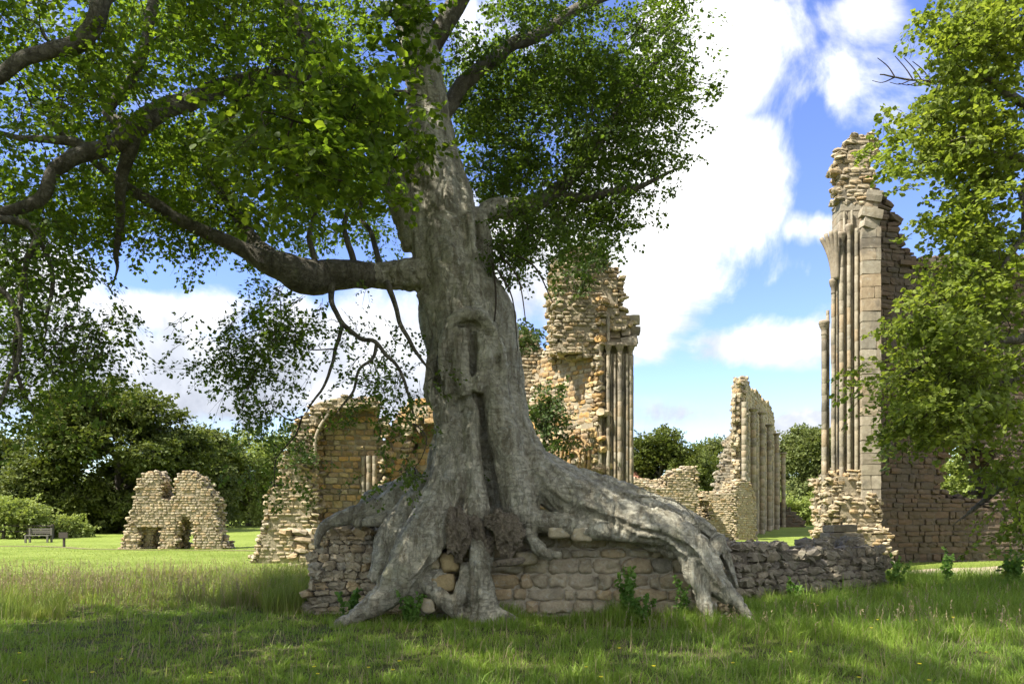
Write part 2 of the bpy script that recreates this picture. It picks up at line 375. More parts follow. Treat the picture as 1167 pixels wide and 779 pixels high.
def connect(mb, skel, cl, r, r0=.022, sides=5, sag=.12, taper=.6):
    "join each cluster to the nearest wood by a curved bough (nearest first, so boughs fork)"
    sk = [np.asarray(skel)[:, :3]]; cl = np.asarray(cl)
    d0 = np.array([np.min(np.linalg.norm(sk[0]-c, axis=1)) for c in cl]); order = np.argsort(d0)
    allp = sk[0].copy(); base = np.full(len(allp), 0)
    dirs = np.zeros_like(cl)
    for i in order:
        c = cl[i]; dd = np.linalg.norm(allp-c, axis=1)+.25*np.maximum(0, allp[:, 2]-c[2]); j = int(np.argmin(dd)); a = allp[j]; L = np.linalg.norm(c-a)
        if L < .05: dirs[i] = [1, 0, 0]; continue
        mid1 = a+(c-a)*.35+r.normal(size=3)*.10*L+np.array([0,0,sag*L]); mid2 = a+(c-a)*.7+r.normal(size=3)*.10*L+np.array([0,0,sag*L*.8])
        s = spline([a, mid1, mid2, c], 3); ra = min(r0*(.5+.35*L), r0*2)
        tube(mb, s, np.linspace(ra, ra*taper*.5, len(s)), sides, cap=False)
        allp = np.vstack([allp, s[2:]]); dirs[i] = (c-mid2)/(np.linalg.norm(c-mid2)+1e-9)
    return dirs
def foliage(fmb, tmb, cl, dirs, r, nsp, nleaf, lsize, L, shape=4, spread=.35, droop=.25, flat=.3, tr=.004, wide=.34, outw=None):
    n = len(cl); o = np.repeat(cl, nsp, 0)+spread*r.normal(size=(n*nsp, 3))*np.array([1, 1, .7])
    d = np.repeat(dirs, nsp, 0)*.6+r.normal(size=(n*nsp, 3))*np.array([.8, .8, .35])
    sprays(fmb, o-.3*L*d/np.linalg.norm(d, axis=1)[:, None], d, L*r.uniform(.6, 1.3, n*nsp), nleaf, lsize, r, shape, flat, droop, wide, tmb, tr)
def zone(r, px, py, rx, ry, Y0, Y1, n):
    a = r.uniform(0, 2*np.pi, n); q = np.sqrt(r.uniform(0, 1, n)); Y = r.uniform(Y0, Y1, n)
    return np.array([P(px+rx*qq*math.cos(aa), py+ry*qq*math.sin(aa), yy_) for aa, qq, yy_ in zip(a, q, Y)])
def lobes_tree(name, label, base, h, w, mt, seed, leaf=.22, n=240, nsp=6, nleaf=16, cat='tree', group=None, low=.12, lean=0, shape='round', wmid=.55):
    "a free-standing tree: tapered trunk, limbs, boughs and a crown of leaf sprays on uneven lobes"
    r = np.random.default_rng(seed); bx, by = base; bz = float(gh(bx, by)); root = empty(name, (bx, by, bz), label, cat, group)
    tm = MB(); tr0 = h*.022+.05
    sp = spline([[bx, by, bz-.2, tr0*1.5], [bx+.02*h, by, bz+h*.12, tr0], [bx-.01*h, by+.01*h, bz+h*.4, tr0*.75], [bx+lean*.5+.02*h, by, bz+h*.68, tr0*.4], [bx+lean, by, bz+h*.93, tr0*.1]], 5)
    tube(tm, sp[:, :3], sp[:, 3], 9, .12)
    tm.build('trunk', M['farbark'], root, True)
    # lobes
    lob = []
    for k in range(26):
        a = r.uniform(0, 2*np.pi); z = r.uniform(low+.12, .88); 
        if shape == 'cedar': prof = .95*(1-z)**.5+.05
        elif shape == 'cone': prof = 1.0-z*.8
        else: prof = math.sqrt(max(.05, 1-((z-wmid)/.55)**2))
        rad = w/2*prof*(.4+.6*r.uniform(0, 1)**.5)*.86; lob.append([bx+lean*z+rad*math.cos(a), by+rad*math.sin(a), bz+h*z, w*r.uniform(.12, .21)])
    lob.append([bx+lean, by, bz+h*.87, w*.16]); lob = np.array(lob)
    k = r.integers(0, len(lob), n); dv = r.normal(size=(n, 3)); dv /= np.linalg.norm(dv, axis=1)[:, None]
    sq = .75 if shape != 'cedar' else .3
    cl = lob[k, :3]+dv*(lob[k, 3]*r.uniform(.6, 1.08, n))[:, None]*np.array([1, 1, sq]); cl = cl[cl[:, 2] > bz+h*low*.6]
    # a few stray boughs break the outline
    bm_ = MB(); skel = sp[len(sp)//5:, :3]
    for L_ in lob:
        a = sp[int(np.clip(np.argmin(np.abs(sp[:, 2]-(L_[2]-h*.15))), 2, len(sp)-2)), :3]
        s = spline([a, a+(L_[:3]-a)*.5+np.array([0,0,h*.03]), L_[:3]], 4); tube(bm_, s, np.linspace(tr0*.42, tr0*.1, len(s)), 6, cap=False); skel = np.vstack([skel, s])
    dirs = connect(bm_, skel, cl, r, .03+h*.0015, 4)
    out = cl-np.array([bx, by, bz+h*.5]); dirs = out/np.linalg.norm(out, axis=1)[:, None]
    bm_.build('limbs', M['farbark'], root, True)
    fm = MB(); foliage(fm, None, cl, dirs, r, nsp, nleaf, leaf, leaf*5.5, 4, spread=leaf*1.6, droop=.2, flat=.45)
    o = fm.build('crown', mt, root)
    return root
# ------------------------------------------------------------------ masonry
def rounded(n):
    "surface points and quads of a unit cube cut n x n per side, corners rounded"
    idx = {}; V = []; Fq = []
    def vid(p):
        if p not in idx: idx[p] = len(V); V.append(p)
        return idx[p]
    for ax in range(3):
        for sgn in (0, n):
            for i in range(n):
                for j in range(n):
                    q = []
                    for (a, b) in ((i, j), (i+1, j), (i+1, j+1), (i, j+1)):
                        p = [0, 0, 0]; p[ax] = sgn; p[(ax+1) % 3] = a; p[(ax+2) % 3] = b; q.append(vid(tuple(p)))
                    Fq.append(q if sgn else q[::-1])
    V = np.array(V)/n*2-1.0
    return V, np.array(Fq)
def stones(mb, cen, half, A, r, n=2, rnd=.18, jit=.10, tilt=.05, rough=0):
    "cen (N,3) and half sizes in the wall's local frame; A: 3x3 local axes as rows, org included in cen already"
    V, Fq = rounded(n); N = len(cen)
    if N == 0: return
    Lq = np.sum(np.abs(V) > .99, axis=1)
    T = V*np.where(Lq == 3, 1-rnd, np.where(Lq == 2, 1-rnd*.45, 1.0))[:, None]
    v = T[None]*half[:, None]
    v = v+jit*np.min(half, axis=1)[:, None, None]*r.normal(size=(N, len(V), 3))*.5
    a = tilt*r.normal(size=(N, 3))
    v = v+np.cross(a[:, None], v)
    v = v+cen[:, None]
    w = v @ A
    if rough: w = w+rough*np.stack([fbm(w*7, 3, 3), fbm(w*7, 3, 9), fbm(w*7, 3, 17)], -1)
    f = (Fq[None]+np.arange(N)[:, None, None]*len(V)).reshape(-1, 4)
    mb.add(w.reshape(-1, 3), f)
def masonry(occ, org, ang, ur, vr, zr, cell, r, smb, mmb, n=2, rnd=.16, jit=.12, ragged=.35, gap=.012, rough=0, proud=.02, varz=.25, varu=.4, clip=False, back=.03):
    """fill the solid occ(u, v, z) with coursed stones; only stones that show are made. cell=(du,dv,dz).
    stones where the wall is broken off sit more crookedly than those of the dressed faces"""
    du, dv, dz = cell; ca, sa = math.cos(ang), math.sin(ang); A = np.array([[ca, sa, 0], [-sa, ca, 0], [0, 0, 1.]])
    z = zr[0]; Cc = []; H = []
    nl = max(2, int(round((vr[1]-vr[0])/dv))); dvv = (vr[1]-vr[0])/nl
    while z < zr[1]:
        hz = dz*r.uniform(1-varz, 1+varz)
        for l in range(nl):
            u = ur[0]-(0 if clip else r.uniform(0, du)); first = True
            while u < ur[1]-(.05 if clip else 0):
                wu = du*r.uniform(1-varu, 1+varu)
                if clip and first: wu *= r.uniform(.5, 1)
                if clip and u+wu > ur[1]-.12: wu = ur[1]-u
                first = False; Cc.append((u+wu/2, vr[0]+dvv*(l+.5), z+hz/2)); H.append((wu/2, dvv/2, hz/2)); u += wu
        z += hz
    Cc = np.array(Cc); H = np.array(H)
    nz = np.stack([fbm(Cc*2.1, 3, 5), fbm(Cc*2.1+40, 3, 6)], -1)*ragged
    def O(c): return occ(c[:, 0]+nz2[:, 0], c[:, 1], c[:, 2]+nz2[:, 1])
    nz2 = nz; ins = O(Cc); Cc, H, nz = Cc[ins], H[ins], nz[ins]; nz2 = nz
    ex = []
    for k, s in ((0, du), (1, dvv), (2, dz)):
        for sg in (-1, 1):
            q = Cc.copy(); q[:, k] += sg*s; ok = ~O(q)
            if k == 1: ok |= (q[:, 1] < vr[0]) | (q[:, 1] > vr[1])
            ex.append(ok)
    ex = np.array(ex); show = ex.any(0); broken = ex[[0, 1, 5]].any(0) if not clip else ex[5]
    Cs, Hs, ex, br = Cc[show], H[show], ex[:, show], broken[show]
    o2 = np.array([org[0], org[1], 0]) @ A.T
    # mortar core, set back from the faces
    if mmb is not None:
        lo = Cs-Hs; hi = Cs+Hs; bk = back+.006*r.random(len(Cs))+.05*br
        for k in range(3):
            lo[:, k] += np.where(ex[2*k], bk, 0); hi[:, k] -= np.where(ex[2*k+1], bk+(.03 if k == 2 else 0), 0)
        mc = (lo+hi)/2; mh = (hi-lo)/2+.0006
        kk = np.array([[0,0,0],[1,0,0],[1,1,0],[0,1,0],[0,0,1],[1,0,1],[1,1,1],[0,1,1]])*2-1
        v = ((mc+o2)[:, None]+kk[None]*mh[:, None]) @ A
        f = (np.array([[0,3,2,1],[4,5,6,7],[0,1,5,4],[1,2,6,5],[2,3,7,6],[3,0,4,7]])[None]+np.arange(len(mc))[:, None, None]*8).reshape(-1, 4)
        mmb.add(v.reshape(-1, 3), f)
    pr = proud*r.uniform(-.6, 1, len(Cs))
    Cn = Cs.copy(); Cn[:, 1] += np.where(ex[2], -pr, 0)+np.where(ex[3], pr, 0)
    hh = Hs-gap*r.uniform(.5, 1.4, (len(Hs), 1))
    m1 = ~br
    stones(smb, Cn[m1]+o2, hh[m1], A, r, n, rnd, jit, .015, rough)
    if br.any():
        cb = Cn[br]+o2+.10*np.array(cell)*r.normal(size=(br.sum(), 3)); hb = hh[br]*r.uniform(.82, 1.14, (br.sum(), 3))
        stones(smb, cb, hb, A, r, n, rnd*1.5, jit*1.9, .16, rough)
    return A
def inpoly(u, z, poly):
    poly = np.asarray(poly, float); ins = np.zeros(len(u), bool); j = len(poly)-1
    for i in range(len(poly)):
        (x1, y1), (x2, y2) = poly[i], poly[j]
        c = ((y1 > z) != (y2 > z)) & (u < (x2-x1)*(z-y1)/((y2-y1) if y2 != y1 else 1e-9)+x1)
        ins ^= c; j = i
    return ins
def wp(px, py, org, ang):
    "photo point -> (u, z) on a standing plane through org at angle ang"
    t = (px-CX)/F; u = (t*org[1]-org[0])/(math.cos(ang)-t*math.sin(ang)); Y = org[1]+u*math.sin(ang)
    return (u, CH-(py-HY)/F*Y)
def wpoly(pts, org, ang): return [wp(a, b, org, ang) for a, b in pts]
def shaft(mb, x, y, z0, z1, rad, r, drum=.42, sides=14, lean=0):
    z = z0
    while z < z1:
        hgt = min(drum*r.uniform(.7, 1.3), z1-z); rr = rad*r.uniform(.985, 1.015); e = min(.008, hgt*.1)
        dx, dy = r.normal(size=2)*.002
        lathe(mb, x+dx, y+dy, [(rr*.965, z+.001), (rr, z+e), (rr*r.uniform(.985, 1.005), z+hgt*.5), (rr, z+hgt-e), (rr*.965, z+hgt-.001)], sides); z += hgt
def capital(mb, x, y, z, rad, sides=16, s=1.0):
    lathe(mb, x, y, [(rad, z-.30*s), (rad*1.15, z-.27*s), (rad*1.0, z-.24*s), (rad*1.05, z-.14*s), (rad*1.6, z-.04*s), (rad*1.75, z-.02*s), (rad*1.75, z+.02*s), (rad*1.95, z+.04*s), (rad*2.0, z+.10*s), (rad*1.8, z+.14*s)], sides)
def shaft_base(mb, x, y, z, rad, sides=16):
    lathe(mb, x, y, [(rad*2.1, z), (rad*2.1, z+.12), (rad*1.7, z+.16), (rad*1.75, z+.21), (rad*1.3, z+.25), (rad*1.45, z+.30), (rad, z+.34)], sides)
# ------------------------------------------------------------------ ground
def ground():
    ys = np.concatenate([np.linspace(-60, 3, 22)[:-1], np.linspace(3, 60, 229), 60+np.cumsum(np.geomspace(.3, 90, 75))])
    tx = np.concatenate([-np.geomspace(1400, 62, 40)[:-1], np.linspace(-60, 60, 241), np.geomspace(62, 1400, 40)[1:]])
    X, Yg = np.meshgrid(tx, ys); Z = gh(X, Yg)
    v = np.stack([X, Yg, Z], -1).reshape(-1, 3); nx = len(tx)
    i = np.arange(len(ys)-1)[:, None]*nx; j = np.arange(nx-1)[None]
    f = np.stack([i+j, i+j+1, i+j+1+nx, i+j+nx], -1).reshape(-1, 4)
    mb = MB(); mb.add(v, f)
    m, g = mat('lawn_ground'); geo = g.n('ShaderNodeNewGeometry'); p = geo.outputs['Position']
    a = g.noise(p, .35, 6, .65, .3); b = g.noise(p, 3.5, 6, .7); c_ = g.noise(p, 30, 5, .7)
    col = g.mix(g.step(a, .36, .62), (.155,.205,.032), (.215,.265,.055))
    col = g.mix(g.m('MULTIPLY', g.step(b, .42, .68), .5), col, (.10,.145,.022))
    col = g.mix(g.m('MULTIPLY', g.step(c_, .45, .7), .4), col, (.11,.13,.035))
    dry = g.step(g.noise(p, .9, 5, .7), .58, .72); col = g.mix(g.m('MULTIPLY', dry, .35), col, (.27,.25,.10))
    sp = g.n('ShaderNodeSeparateXYZ'); g.put(sp.inputs[0], p)
    nearf = g.step(sp.outputs[1], 15.5, 12.5)                       # rough turf around the tree shows soil between its blades
    soil = g.mix(g.step(b, .35, .6), (.075,.085,.025), (.06,.048,.03))
    col = g.mix(g.m('MULTIPLY', nearf, .8), col, soil)
    finish(m, g, bsdf(g, col, .95, bump(g, g.m('ADD', b, g.m('MULTIPLY', c_, .5)), .09, .9), .1))
    o = mb.build('ground', m, None, True); o['kind'] = 'structure'
ground()
def strip(name, pts, width, m, r, lift=.006):
    s = spline(pts, 8); t = np.gradient(s, axis=0); n = np.stack([-t[:, 1], t[:, 0]], 1); n /= np.linalg.norm(n, axis=1)[:, None]
    k = 5; mb = MB(); rows = []
    for i in range(k):
        q = (i/(k-1)-.5)*width; e = .12*width*fbm(np.stack([s[:, 0]*1.3, s[:, 1]*1.3, s[:, 0]*0+i], 1), 3, 77) if i in (0, k-1) else 0
        rows.append(s+n*(q+e)[..., None] if np.ndim(e) else s+n*q)
    rows = np.array(rows); z = gh(rows[..., 0], rows[..., 1])+lift+.012
    v = np.concatenate([rows, z[..., None]], -1).reshape(-1, 3); L = len(s)
    i = np.arange(k-1)[:, None]*L; j = np.arange(L-1)[None]
    mb.add(v, np.stack([i+j, i+j+L, i+j+1+L, i+j+1], -1).reshape(-1, 4)[:, ::-1])
    o = mb.build(name, m, None, True); o['kind'] = 'structure'; return o
M['gravel'] = plain('pale_gravel', (.42,.34,.24), .95, 26, .5, .03, .1)
M['worn'] = plain('worn_turf', (.20,.17,.09), .95, 8, .5, .03, .1)
strip('gravel_path', [(10.6,18.6),(12.2,19.2),(15,20),(21,21.5),(30,25)], 2.3, M['gravel'], RNG)
strip('trodden_path', [(-42,34.5),(-24,33.6),(-18.6,31.2),(-15,29.8),(-12,29.2),(-8.6,29)], .38, M['worn'], RNG)

# ------------------------------------------------------------------ ruins
r = np.random.default_rng(3)
# small freestanding gable ruin, far left
def small_ruin():
    base = P(197, 625, 31); root = empty('ruined_gable', (base[0], base[1], 0), 'small freestanding pale rubble ruin with two rounded tops and a doorway, on the lawn', 'ruin')
    org = (base[0], base[1]); ang = .12
    poly = wpoly([(131,640),(136,622),(143,600),(148,580),(153,560),(156,546),(164,537),(178,536),(185,544),(186,568),(197,568),(198,546),(206,537),(217,536),(229,544),(238,556),(247,566),(249,590),(252,608),(262,628),(264,640)], org, ang)
    door = wpoly([(202,640),(202,604),(205,595),(211,589),(217,595),(219,604),(219,640)], org, ang)
    thr = wpoly([(208,640),(208,604),(213,597),(219,606),(219,640)], org, ang)
    rec = wpoly([(159,640),(159,600),(180,600),(180,640)], org, ang); win = wpoly([(172,640),(172,600),(180,600),(180,640)], org, ang)
    def occ(u, v, z):
        a = inpoly(u, z, poly)
        a &= ~(inpoly(u, z, door) & (v < .75)) & ~inpoly(u, z, thr) & ~(inpoly(u, z, rec) & (v < .5)) & ~(inpoly(u, z, win) & (z > .0))
        return a
    s = MB(); m = MB()
    masonry(occ, org, ang, (-3, 3), (0, 1.15), (-.3, 4), (.19, .23, .115), r, s, m, 2, .2, .2, .10, .006, 0, .035)
    s.build('masonry', M['rubble'], root); m.build('core', M['mortar'], root)
small_ruin()
# chapel recess, left of the tree
def chapel():
    base = P(395, 630, 22.5); root = empty('ruined_chapel', (base[0], base[1], 0), 'ruined chapel wall of golden stone with a pointed arched recess, left of the big trunk', 'ruin')
    org = (base[0], base[1]); ang = .10
    poly = wpoly([(279,650),(286,630),(297,602),(299,575),(306,555),(316,540),(318,522),(325,505),(331,484),(346,476),(352,462),(366,455),(384,449),(400,452),(425,452),(438,468),(438,650)], org, ang)
    hole = wpoly([(360,606),(361,570),(356,545),(359,505),(364,488),(374,474),(388,464),(408,464),(422,462),(434,466),(436,606)], org, ang)
    s = MB(); m = MB()
    masonry(lambda u, v, z: inpoly(u, z, poly) & ~inpoly(u, z, hole), org, ang, (-3.6, 1.4), (0, .8), (-.3, 5.6), (.21, .26, .11), r, s, m, 2, .2, .22, .25, .006, 0, .05)
    s.build('rubble_masonry', M['rubble'], root); m.build('core', M['mortar'], root)
    s = MB(); m = MB()
    back = wpoly([(352,650),(352,478),(366,462),(384,455),(425,458),(438,475),(438,650)], org, ang)
    masonry(lambda u, v, z: inpoly(u, z, back), org, ang, (-1.6, 1.4), (.82, 1.5), (-.3, 5.6), (.30, .34, .19), r, s, m, 2, .14, .2, .1, .012, 0, .05, back=.06)
    s.build('recess_masonry', M['gold'], root); m.build('recess_core', M['mortar'], root)
    # arch moulding
    a = MB(); pts = []
    for px, py in [(359,520),(360,500),(366,484),(375,472)]:
        u, z = wp(px, py, org, ang); pts.append([org[0]+u*math.cos(ang)+.03*math.sin(ang), org[1]+u*math.sin(ang)-.06, z])
    q = spline(pts, 5); tube(a, q, np.full(len(q), .05), 7, .35)
    a.build('arch_moulding', M['shaft'], root)
    for px in (410, 417, 424):
        u, _ = wp(px, 600, org, ang); x = org[0]+u*math.cos(ang); y = org[1]+u*math.sin(ang)+.62-.2*(px > 412)
        c = MB(); shaft(c, x, y, 1.1, wp(px, 518, org, ang)[1], .075, r, .35, 10); o = c.build('shaft', M['shaft'], root, True)
    led = MB(); u0, z0 = wp(362, 600, org, ang); u1, _ = wp(430, 600, org, ang)
    box(led, (u0, .62, z0-.06), (u1, .84, z0+.05), ang, org); led.build('string_course', M['grey'], root)
    # right-hand bay, partly behind the trunk
    o2 = P(470, 600, 23.5)[:2]; a2 = -.25
    p2 = wpoly([(430,650),(432,520),(438,500),(444,488),(446,470),(470,455),(500,460),(540,470),(570,480),(590,520),(600,560),(600,650)], o2, a2)
    h2 = wpoly([(462,575),(462,520),(470,490),(482,478),(500,495),(505,575)], o2, a2)
    s = MB(); m = MB(); masonry(lambda u, v, z: inpoly(u, z, p2) & ~(inpoly(u, z, h2) & (v < .5)), o2, a2, (-2, 4.2), (0, 1.3), (-.3, 5.4), (.30, .3, .19), r, s, m, 2, .12, .14, .3, .006, 0, .03)
    s.build('bay_masonry', M['gold'], root); m.build('bay_core', M['mortar'], root)
chapel()
def low_wall(name, label, org_px, Y, ang, pts, thick, cell, mt, mm, cat='wall', n=2, rough=0, ragged=.2, jit=.2, rnd=.2, extra=None, gap=.006, proud=.03, back=.03, varz=.25, varu=.4, tilt_seed=3, group=None):
    b = P(org_px, 650, Y); root = empty(name, (b[0], b[1], 0), label, cat, group); org = (b[0], b[1]); poly = wpoly(pts, org, ang)
    us = [p[0] for p in poly]; zs = [p[1] for p in poly]
    f = (lambda u, v, z: inpoly(u, z, poly)) if extra is None else extra(poly, org, ang)
    s = MB(); m = MB(); masonry(f, org, ang, (min(us)-.1, max(us)+.1), (0, thick), (-.3, max(zs)+.2), cell, r, s, m, n, rnd, jit, ragged, gap, rough, proud, varz, varu, False, back)
    s.build('masonry', mt, root, n > 4); m.build('core', mm, root); return root, org
# centre tower
def tower():
    Y = 22.6; base = P(700, 600, Y); root = empty('ruined_tower', (base[0], base[1], 0), 'tall ruined transept pier with moulded shafts and a capital, rising just right of the trunk', 'ruin')
    # flank wall running back to the left
    org = tuple(P(683, 600, Y)[:2]); ang = math.radians(-48)
    poly = wpoly([(596,640),(600,470),(604,436),(612,412),(620,398),(624,378),(632,366),(636,348),(646,338),(660,334),(683,338),(684,640)], org, ang)
    s = MB(); m = MB(); masonry(lambda u, v, z: inpoly(u, z, poly), org, ang, (-4.2, .1), (0, 1.25), (-.3, 8.8), (.28, .3, .16), r, s, m, 2, .14, .18, .25, .008, 0, .04)
    s.build('flank_masonry', M['gold'], root); m.build('flank_core', M['mortar'], root)
    # vesica panel carved on the flank
    pu, pz = wp(656, 525, org, ang); ca, sa = math.cos(ang), math.sin(ang)
    for k, (ru, rz, tr_) in enumerate(((.62, .84, .05), (.46, .66, .04), (.22, .3, .035))):
        v = MB(); a = np.linspace(0, 2*np.pi, 33); uu = pu+ru*np.cos(a); zz = pz+rz*np.sin(a)
        pts = np.stack([org[0]+uu*ca+.045*sa, org[1]+uu*sa-.045*ca, zz], 1); tube(v, pts, np.full(33, tr_), 7, .1); v.build('panel_ring', M['gold'], root, True)
    for k in range(4):
        v = MB(); a = k*math.pi/2+.78; pts = [[org[0]+(pu+q*math.cos(a))*ca+.02*sa, org[1]+(pu+q*math.cos(a))*sa-.02*ca, pz+1.3*q*math.sin(a)] for q in (.22, .34, .47)]
        tube(v, pts, [.035, .02, .035], 6, .1); v.build('panel_bar', M['gold'], root, True)
    # head of broken rubble
    org = tuple(P(675, 600, Y+.1)[:2]); ang = .04
    poly = wpoly([(634,400),(631,372),(628,345),(627,318),(632,300),(640,288),(655,280),(672,274),(690,280),(697,290),(704,306),(709,322),(711,345),(717,352),(723,362),(723,376),(684,378),(678,410)], org, ang)
    s = MB(); m = MB(); masonry(lambda u, v, z: inpoly(u, z, poly), org, ang, (-2, 2), (0, 1.5), (5, 10.5), (.24, .28, .12), r, s, m, 2, .2, .22, .22, .006, 0, .07)
    s.build('rubble_head', M['rubble'], root); m.build('head_core', M['mortar'], root)
    # dressed pier
    poly = wpoly([(682,640),(682,372),(721,372),(721,640)], org, ang)
    s = MB(); m = MB(); masonry(lambda u, v, z: (z < poly[1][1]) & (u > poly[0][0]) & (u < poly[2][0]), org, ang, (poly[0][0], poly[2][0]), (.22, 1.4), (-.3, 7.6), (.5, .4, .3), r, s, m, 2, .05, .05, .0, .005, 0, .008, clip=True)
    s.build('pier', M['shaft'], root); m.build('pier_core', M['mortar'], root)
    zc = wp(700, 396, org, ang)[1]
    for px, rr, dv_, up in ((684.5,.07,.05,1),(689,.035,.12,1),(693,.06,-.02,1),(697.5,.035,.1,0),(701,.045,.02,0),(706,.075,-.06,0),(711,.035,.08,0),(714.5,.05,.0,0),(719,.07,.04,0),(722,.035,.16,0)):
        u, _ = wp(px, 500, org, ang); x = org[0]+u*math.cos(ang)-dv_*math.sin(ang); y = org[1]+u*math.sin(ang)+dv_
        c = MB(); shaft(c, x, y, 0, zc-.2, rr, r, .42, 12)
        o = c.build('shaft', M['shaft'], root, True)
        if up: c = MB(); shaft(c, x, y, zc+.16, wp(px, 362, org, ang)[1]+.1*r.random(), rr*.9, r, .4, 12); c.build('shaft', M['shaft'], root, True)
        if rr > .055:
            c = MB(); capital(c, x, y, zc, rr, 14, .8); c.build('capital', M['grey'], o, True)
    c = MB(); u0, _ = wp(688, 396, org, ang); u1, _ = wp(723.5, 396, org, ang); box(c, (u0, -.1, zc+.05), (u1, .9, zc+.16), ang, org); c.build('abacus', M['grey'], root)
    for px, a_, b_ in ((684,0,0),(712,.0,0),(720,.0,0)):
        u, z = wp(px, 352+a_, org, ang); c = MB()
        if px > 700: masonry(lambda uu, vv, zz: (abs(uu-u) < .2) & (zz < wp(px, 354, org, ang)[1]) & (zz > zc+.2), org, ang, (u-.3, u+.3), (.05, .5), (zc+.1, zc+1.3), (.4,.45,.35), r, c, None, 2, .08, .08, 0)
        if c.n: c.build('springer_block', M['shaft'], root)
tower()
low_wall('ruined_wall', 'ivied fragment of rubble wall seen in the gap between trunk and tall pier', 603, 27, .1, [(585,640),(588,380),(596,366),(606,372),(614,388),(620,410),(626,450),(628,640)], 1.0, (.24,.27,.13), M['rubble'], M['mortar'], 'ruin', ragged=.35)
# nave wall, far
def nave():
    A_ = P(843, 612, 44); B_ = P(889, 598, 65); ang = math.atan2(B_[1]-A_[1], B_[0]-A_[0]); org = (A_[0], A_[1])
    root = empty('ruined_nave', (A_[0], A_[1], 0), 'far ruined nave wall lined with tall shafts, in the gap between the two great piers', 'ruin')
    poly = wpoly([(843,640),(843,470),(844,428),(849,432),(853,430),(856,442),(864,446),(870,455),(878,460),(882,470),(884,490),(887,500),(889.5,520),(889.5,620)], org, ang)
    s = MB(); m = MB(); masonry(lambda u, v, z: inpoly(u, z, poly), org, ang, (-.2, 24), (0, .5), (-.3, 11.5), (.45, .3, .24), r, s, m, 2, .10, .12, .4, .006, 0, .03)
    s.build('masonry', M['rubble'], root); m.build('core', M['mortar'], root)
    ca, sa = math.cos(ang), math.sin(ang)
    for i, (px, top) in enumerate(((846,500),(852,466),(858,500),(862.5,470),(867,505),(871,484),(876,508),(880,494),(884,512),(888,516))):
        u, _ = wp(px, 600, org, ang); dv_ = -.22-.14*(i % 2); x = org[0]+u*ca-dv_*sa; y = org[1]+u*sa+dv_*ca; z1 = wp(px, top, org, ang)[1]
        c = MB(); rr = .13+.06*(i % 2); shaft(c, x, y, -.1, z1, rr, r, .6, 10); o = c.build('shaft', M['shaft'], root, True)
        c = MB(); capital(c, x, y, z1-.1, rr*.8, 12, .9); c.build('capital', M['grey'], o, True)
    o2 = tuple(P(843, 612, 44.4)[:2]); a2 = -.12
    p2 = wpoly([(808,640),(813,600),(815,562),(820,540),(826,516),(833,496),(838,484),(839,456),(843,450),(844,427),(849,430),(849,640)], o2, a2)
    s = MB(); m = MB(); masonry(lambda u, v, z: inpoly(u, z, p2), o2, a2, (-2.5, .6), (0, 1.3), (-.3, 10.5), (.32, .33, .17), r, s, m, 2, .10, .12, .10, .005, 0, .02)
    s.build('gable_masonry', M['grey'], root); m.build('gable_core', M['mortar'], root)
    c = MB(); p = P(848, 500, 43.9); shaft(c, p[0], p[1], P(0, 550, 43.9)[2], P(0, 458, 43.9)[2], .16, r, .5, 10); c.build('shaft', M['shaft'], root, True)
nave()
low_wall('ruined_wall', 'lumpy stub of rubble wall at the foot of the far nave wall', 848, 41.5, .5, [(836,640),(836,560),(842,548),(852,545),(860,556),(862,575),(862,640)], 1.2, (.24,.27,.12), M['rubble'], M['mortar'], 'ruin')
low_wall('ruined_wall', 'flat-topped low block of rubble wall standing left of the far nave wall', 815, 38, -.06, [(797,640),(798,566),(803,560),(820,561),(837,560),(838,640)], 1.2, (.22,.26,.11), M['rubble'], M['mortar'], 'ruin',
         extra=lambda poly, org, ang: (lambda u, v, z: inpoly(u, z, poly) & ~(inpoly(u, z, wpoly([(800,592),(800,572),(807,571),(807,592)], org, ang)) & (v < .7))))
low_wall('ruined_wall', 'sloping broken rubble wall behind the big right-hand root, in front of the dark cedar', 760, 36, .2, [(716,640),(718,552),(728,548),(742,552),(752,556),(760,548),(766,538),(775,534),(795,531),(797,545),(799,640)], 1.1, (.22,.26,.11), M['rubble'], M['mortar'], 'ruin', ragged=.3)
low_wall('ruined_wall', 'long low rubble wall in the distance with a level top behind the broken one', 740, 44, 0, [(700,620),(702,546),(715,543),(740,545),(756,547),(770,552),(775,620)], .9, (.24,.27,.13), M['rubble'], M['mortar'], 'ruin')
low_wall('ruined_wall', 'dark sloping garden wall fragment at the far end of the strip of lawn', 900, 64, -.3, [(886,620),(888,572),(894,574),(903,582),(914,590),(918,597),(919,620)], .9, (.4,.35,.22), M['dark'], M['mortardark'], 'ruin')
# cottage roof behind
def cottage():
    b = P(722, 560, 80); z0 = float(gh(b[0], b[1])); root = empty('cottage', (b[0], b[1], z0), 'distant cottage with a red tiled roof peeping over the low ruin', 'house')
    c = MB(); box(c, (-6, -2.5, -.5), (2.0, 2.5, 3.3), 0, (b[0], b[1])); w_ = c.build('wall', M['grey'], root)
    c = MB(); zt = 6.2; q = np.array([[-6.3,-2.9,3.1],[2.3,-2.9,3.1],[2.3,2.9,3.1],[-6.3,2.9,3.1],[-6.3,0,zt],[.2,0,zt]])+np.array([b[0], b[1], 0])
    c.add(q, [[0,1,5,4],[2,3,4,5]], [[1,2,5],[0,4,3],[0,2,1],[0,3,2]]); c.build('roof', M['tile'], root)
    c = MB(); box(c, (-.9,-2.53,1.4),(0.1,-2.49,2.5),0,(b[0],b[1])); c.build('window', M['darkwood'], root)
cottage()
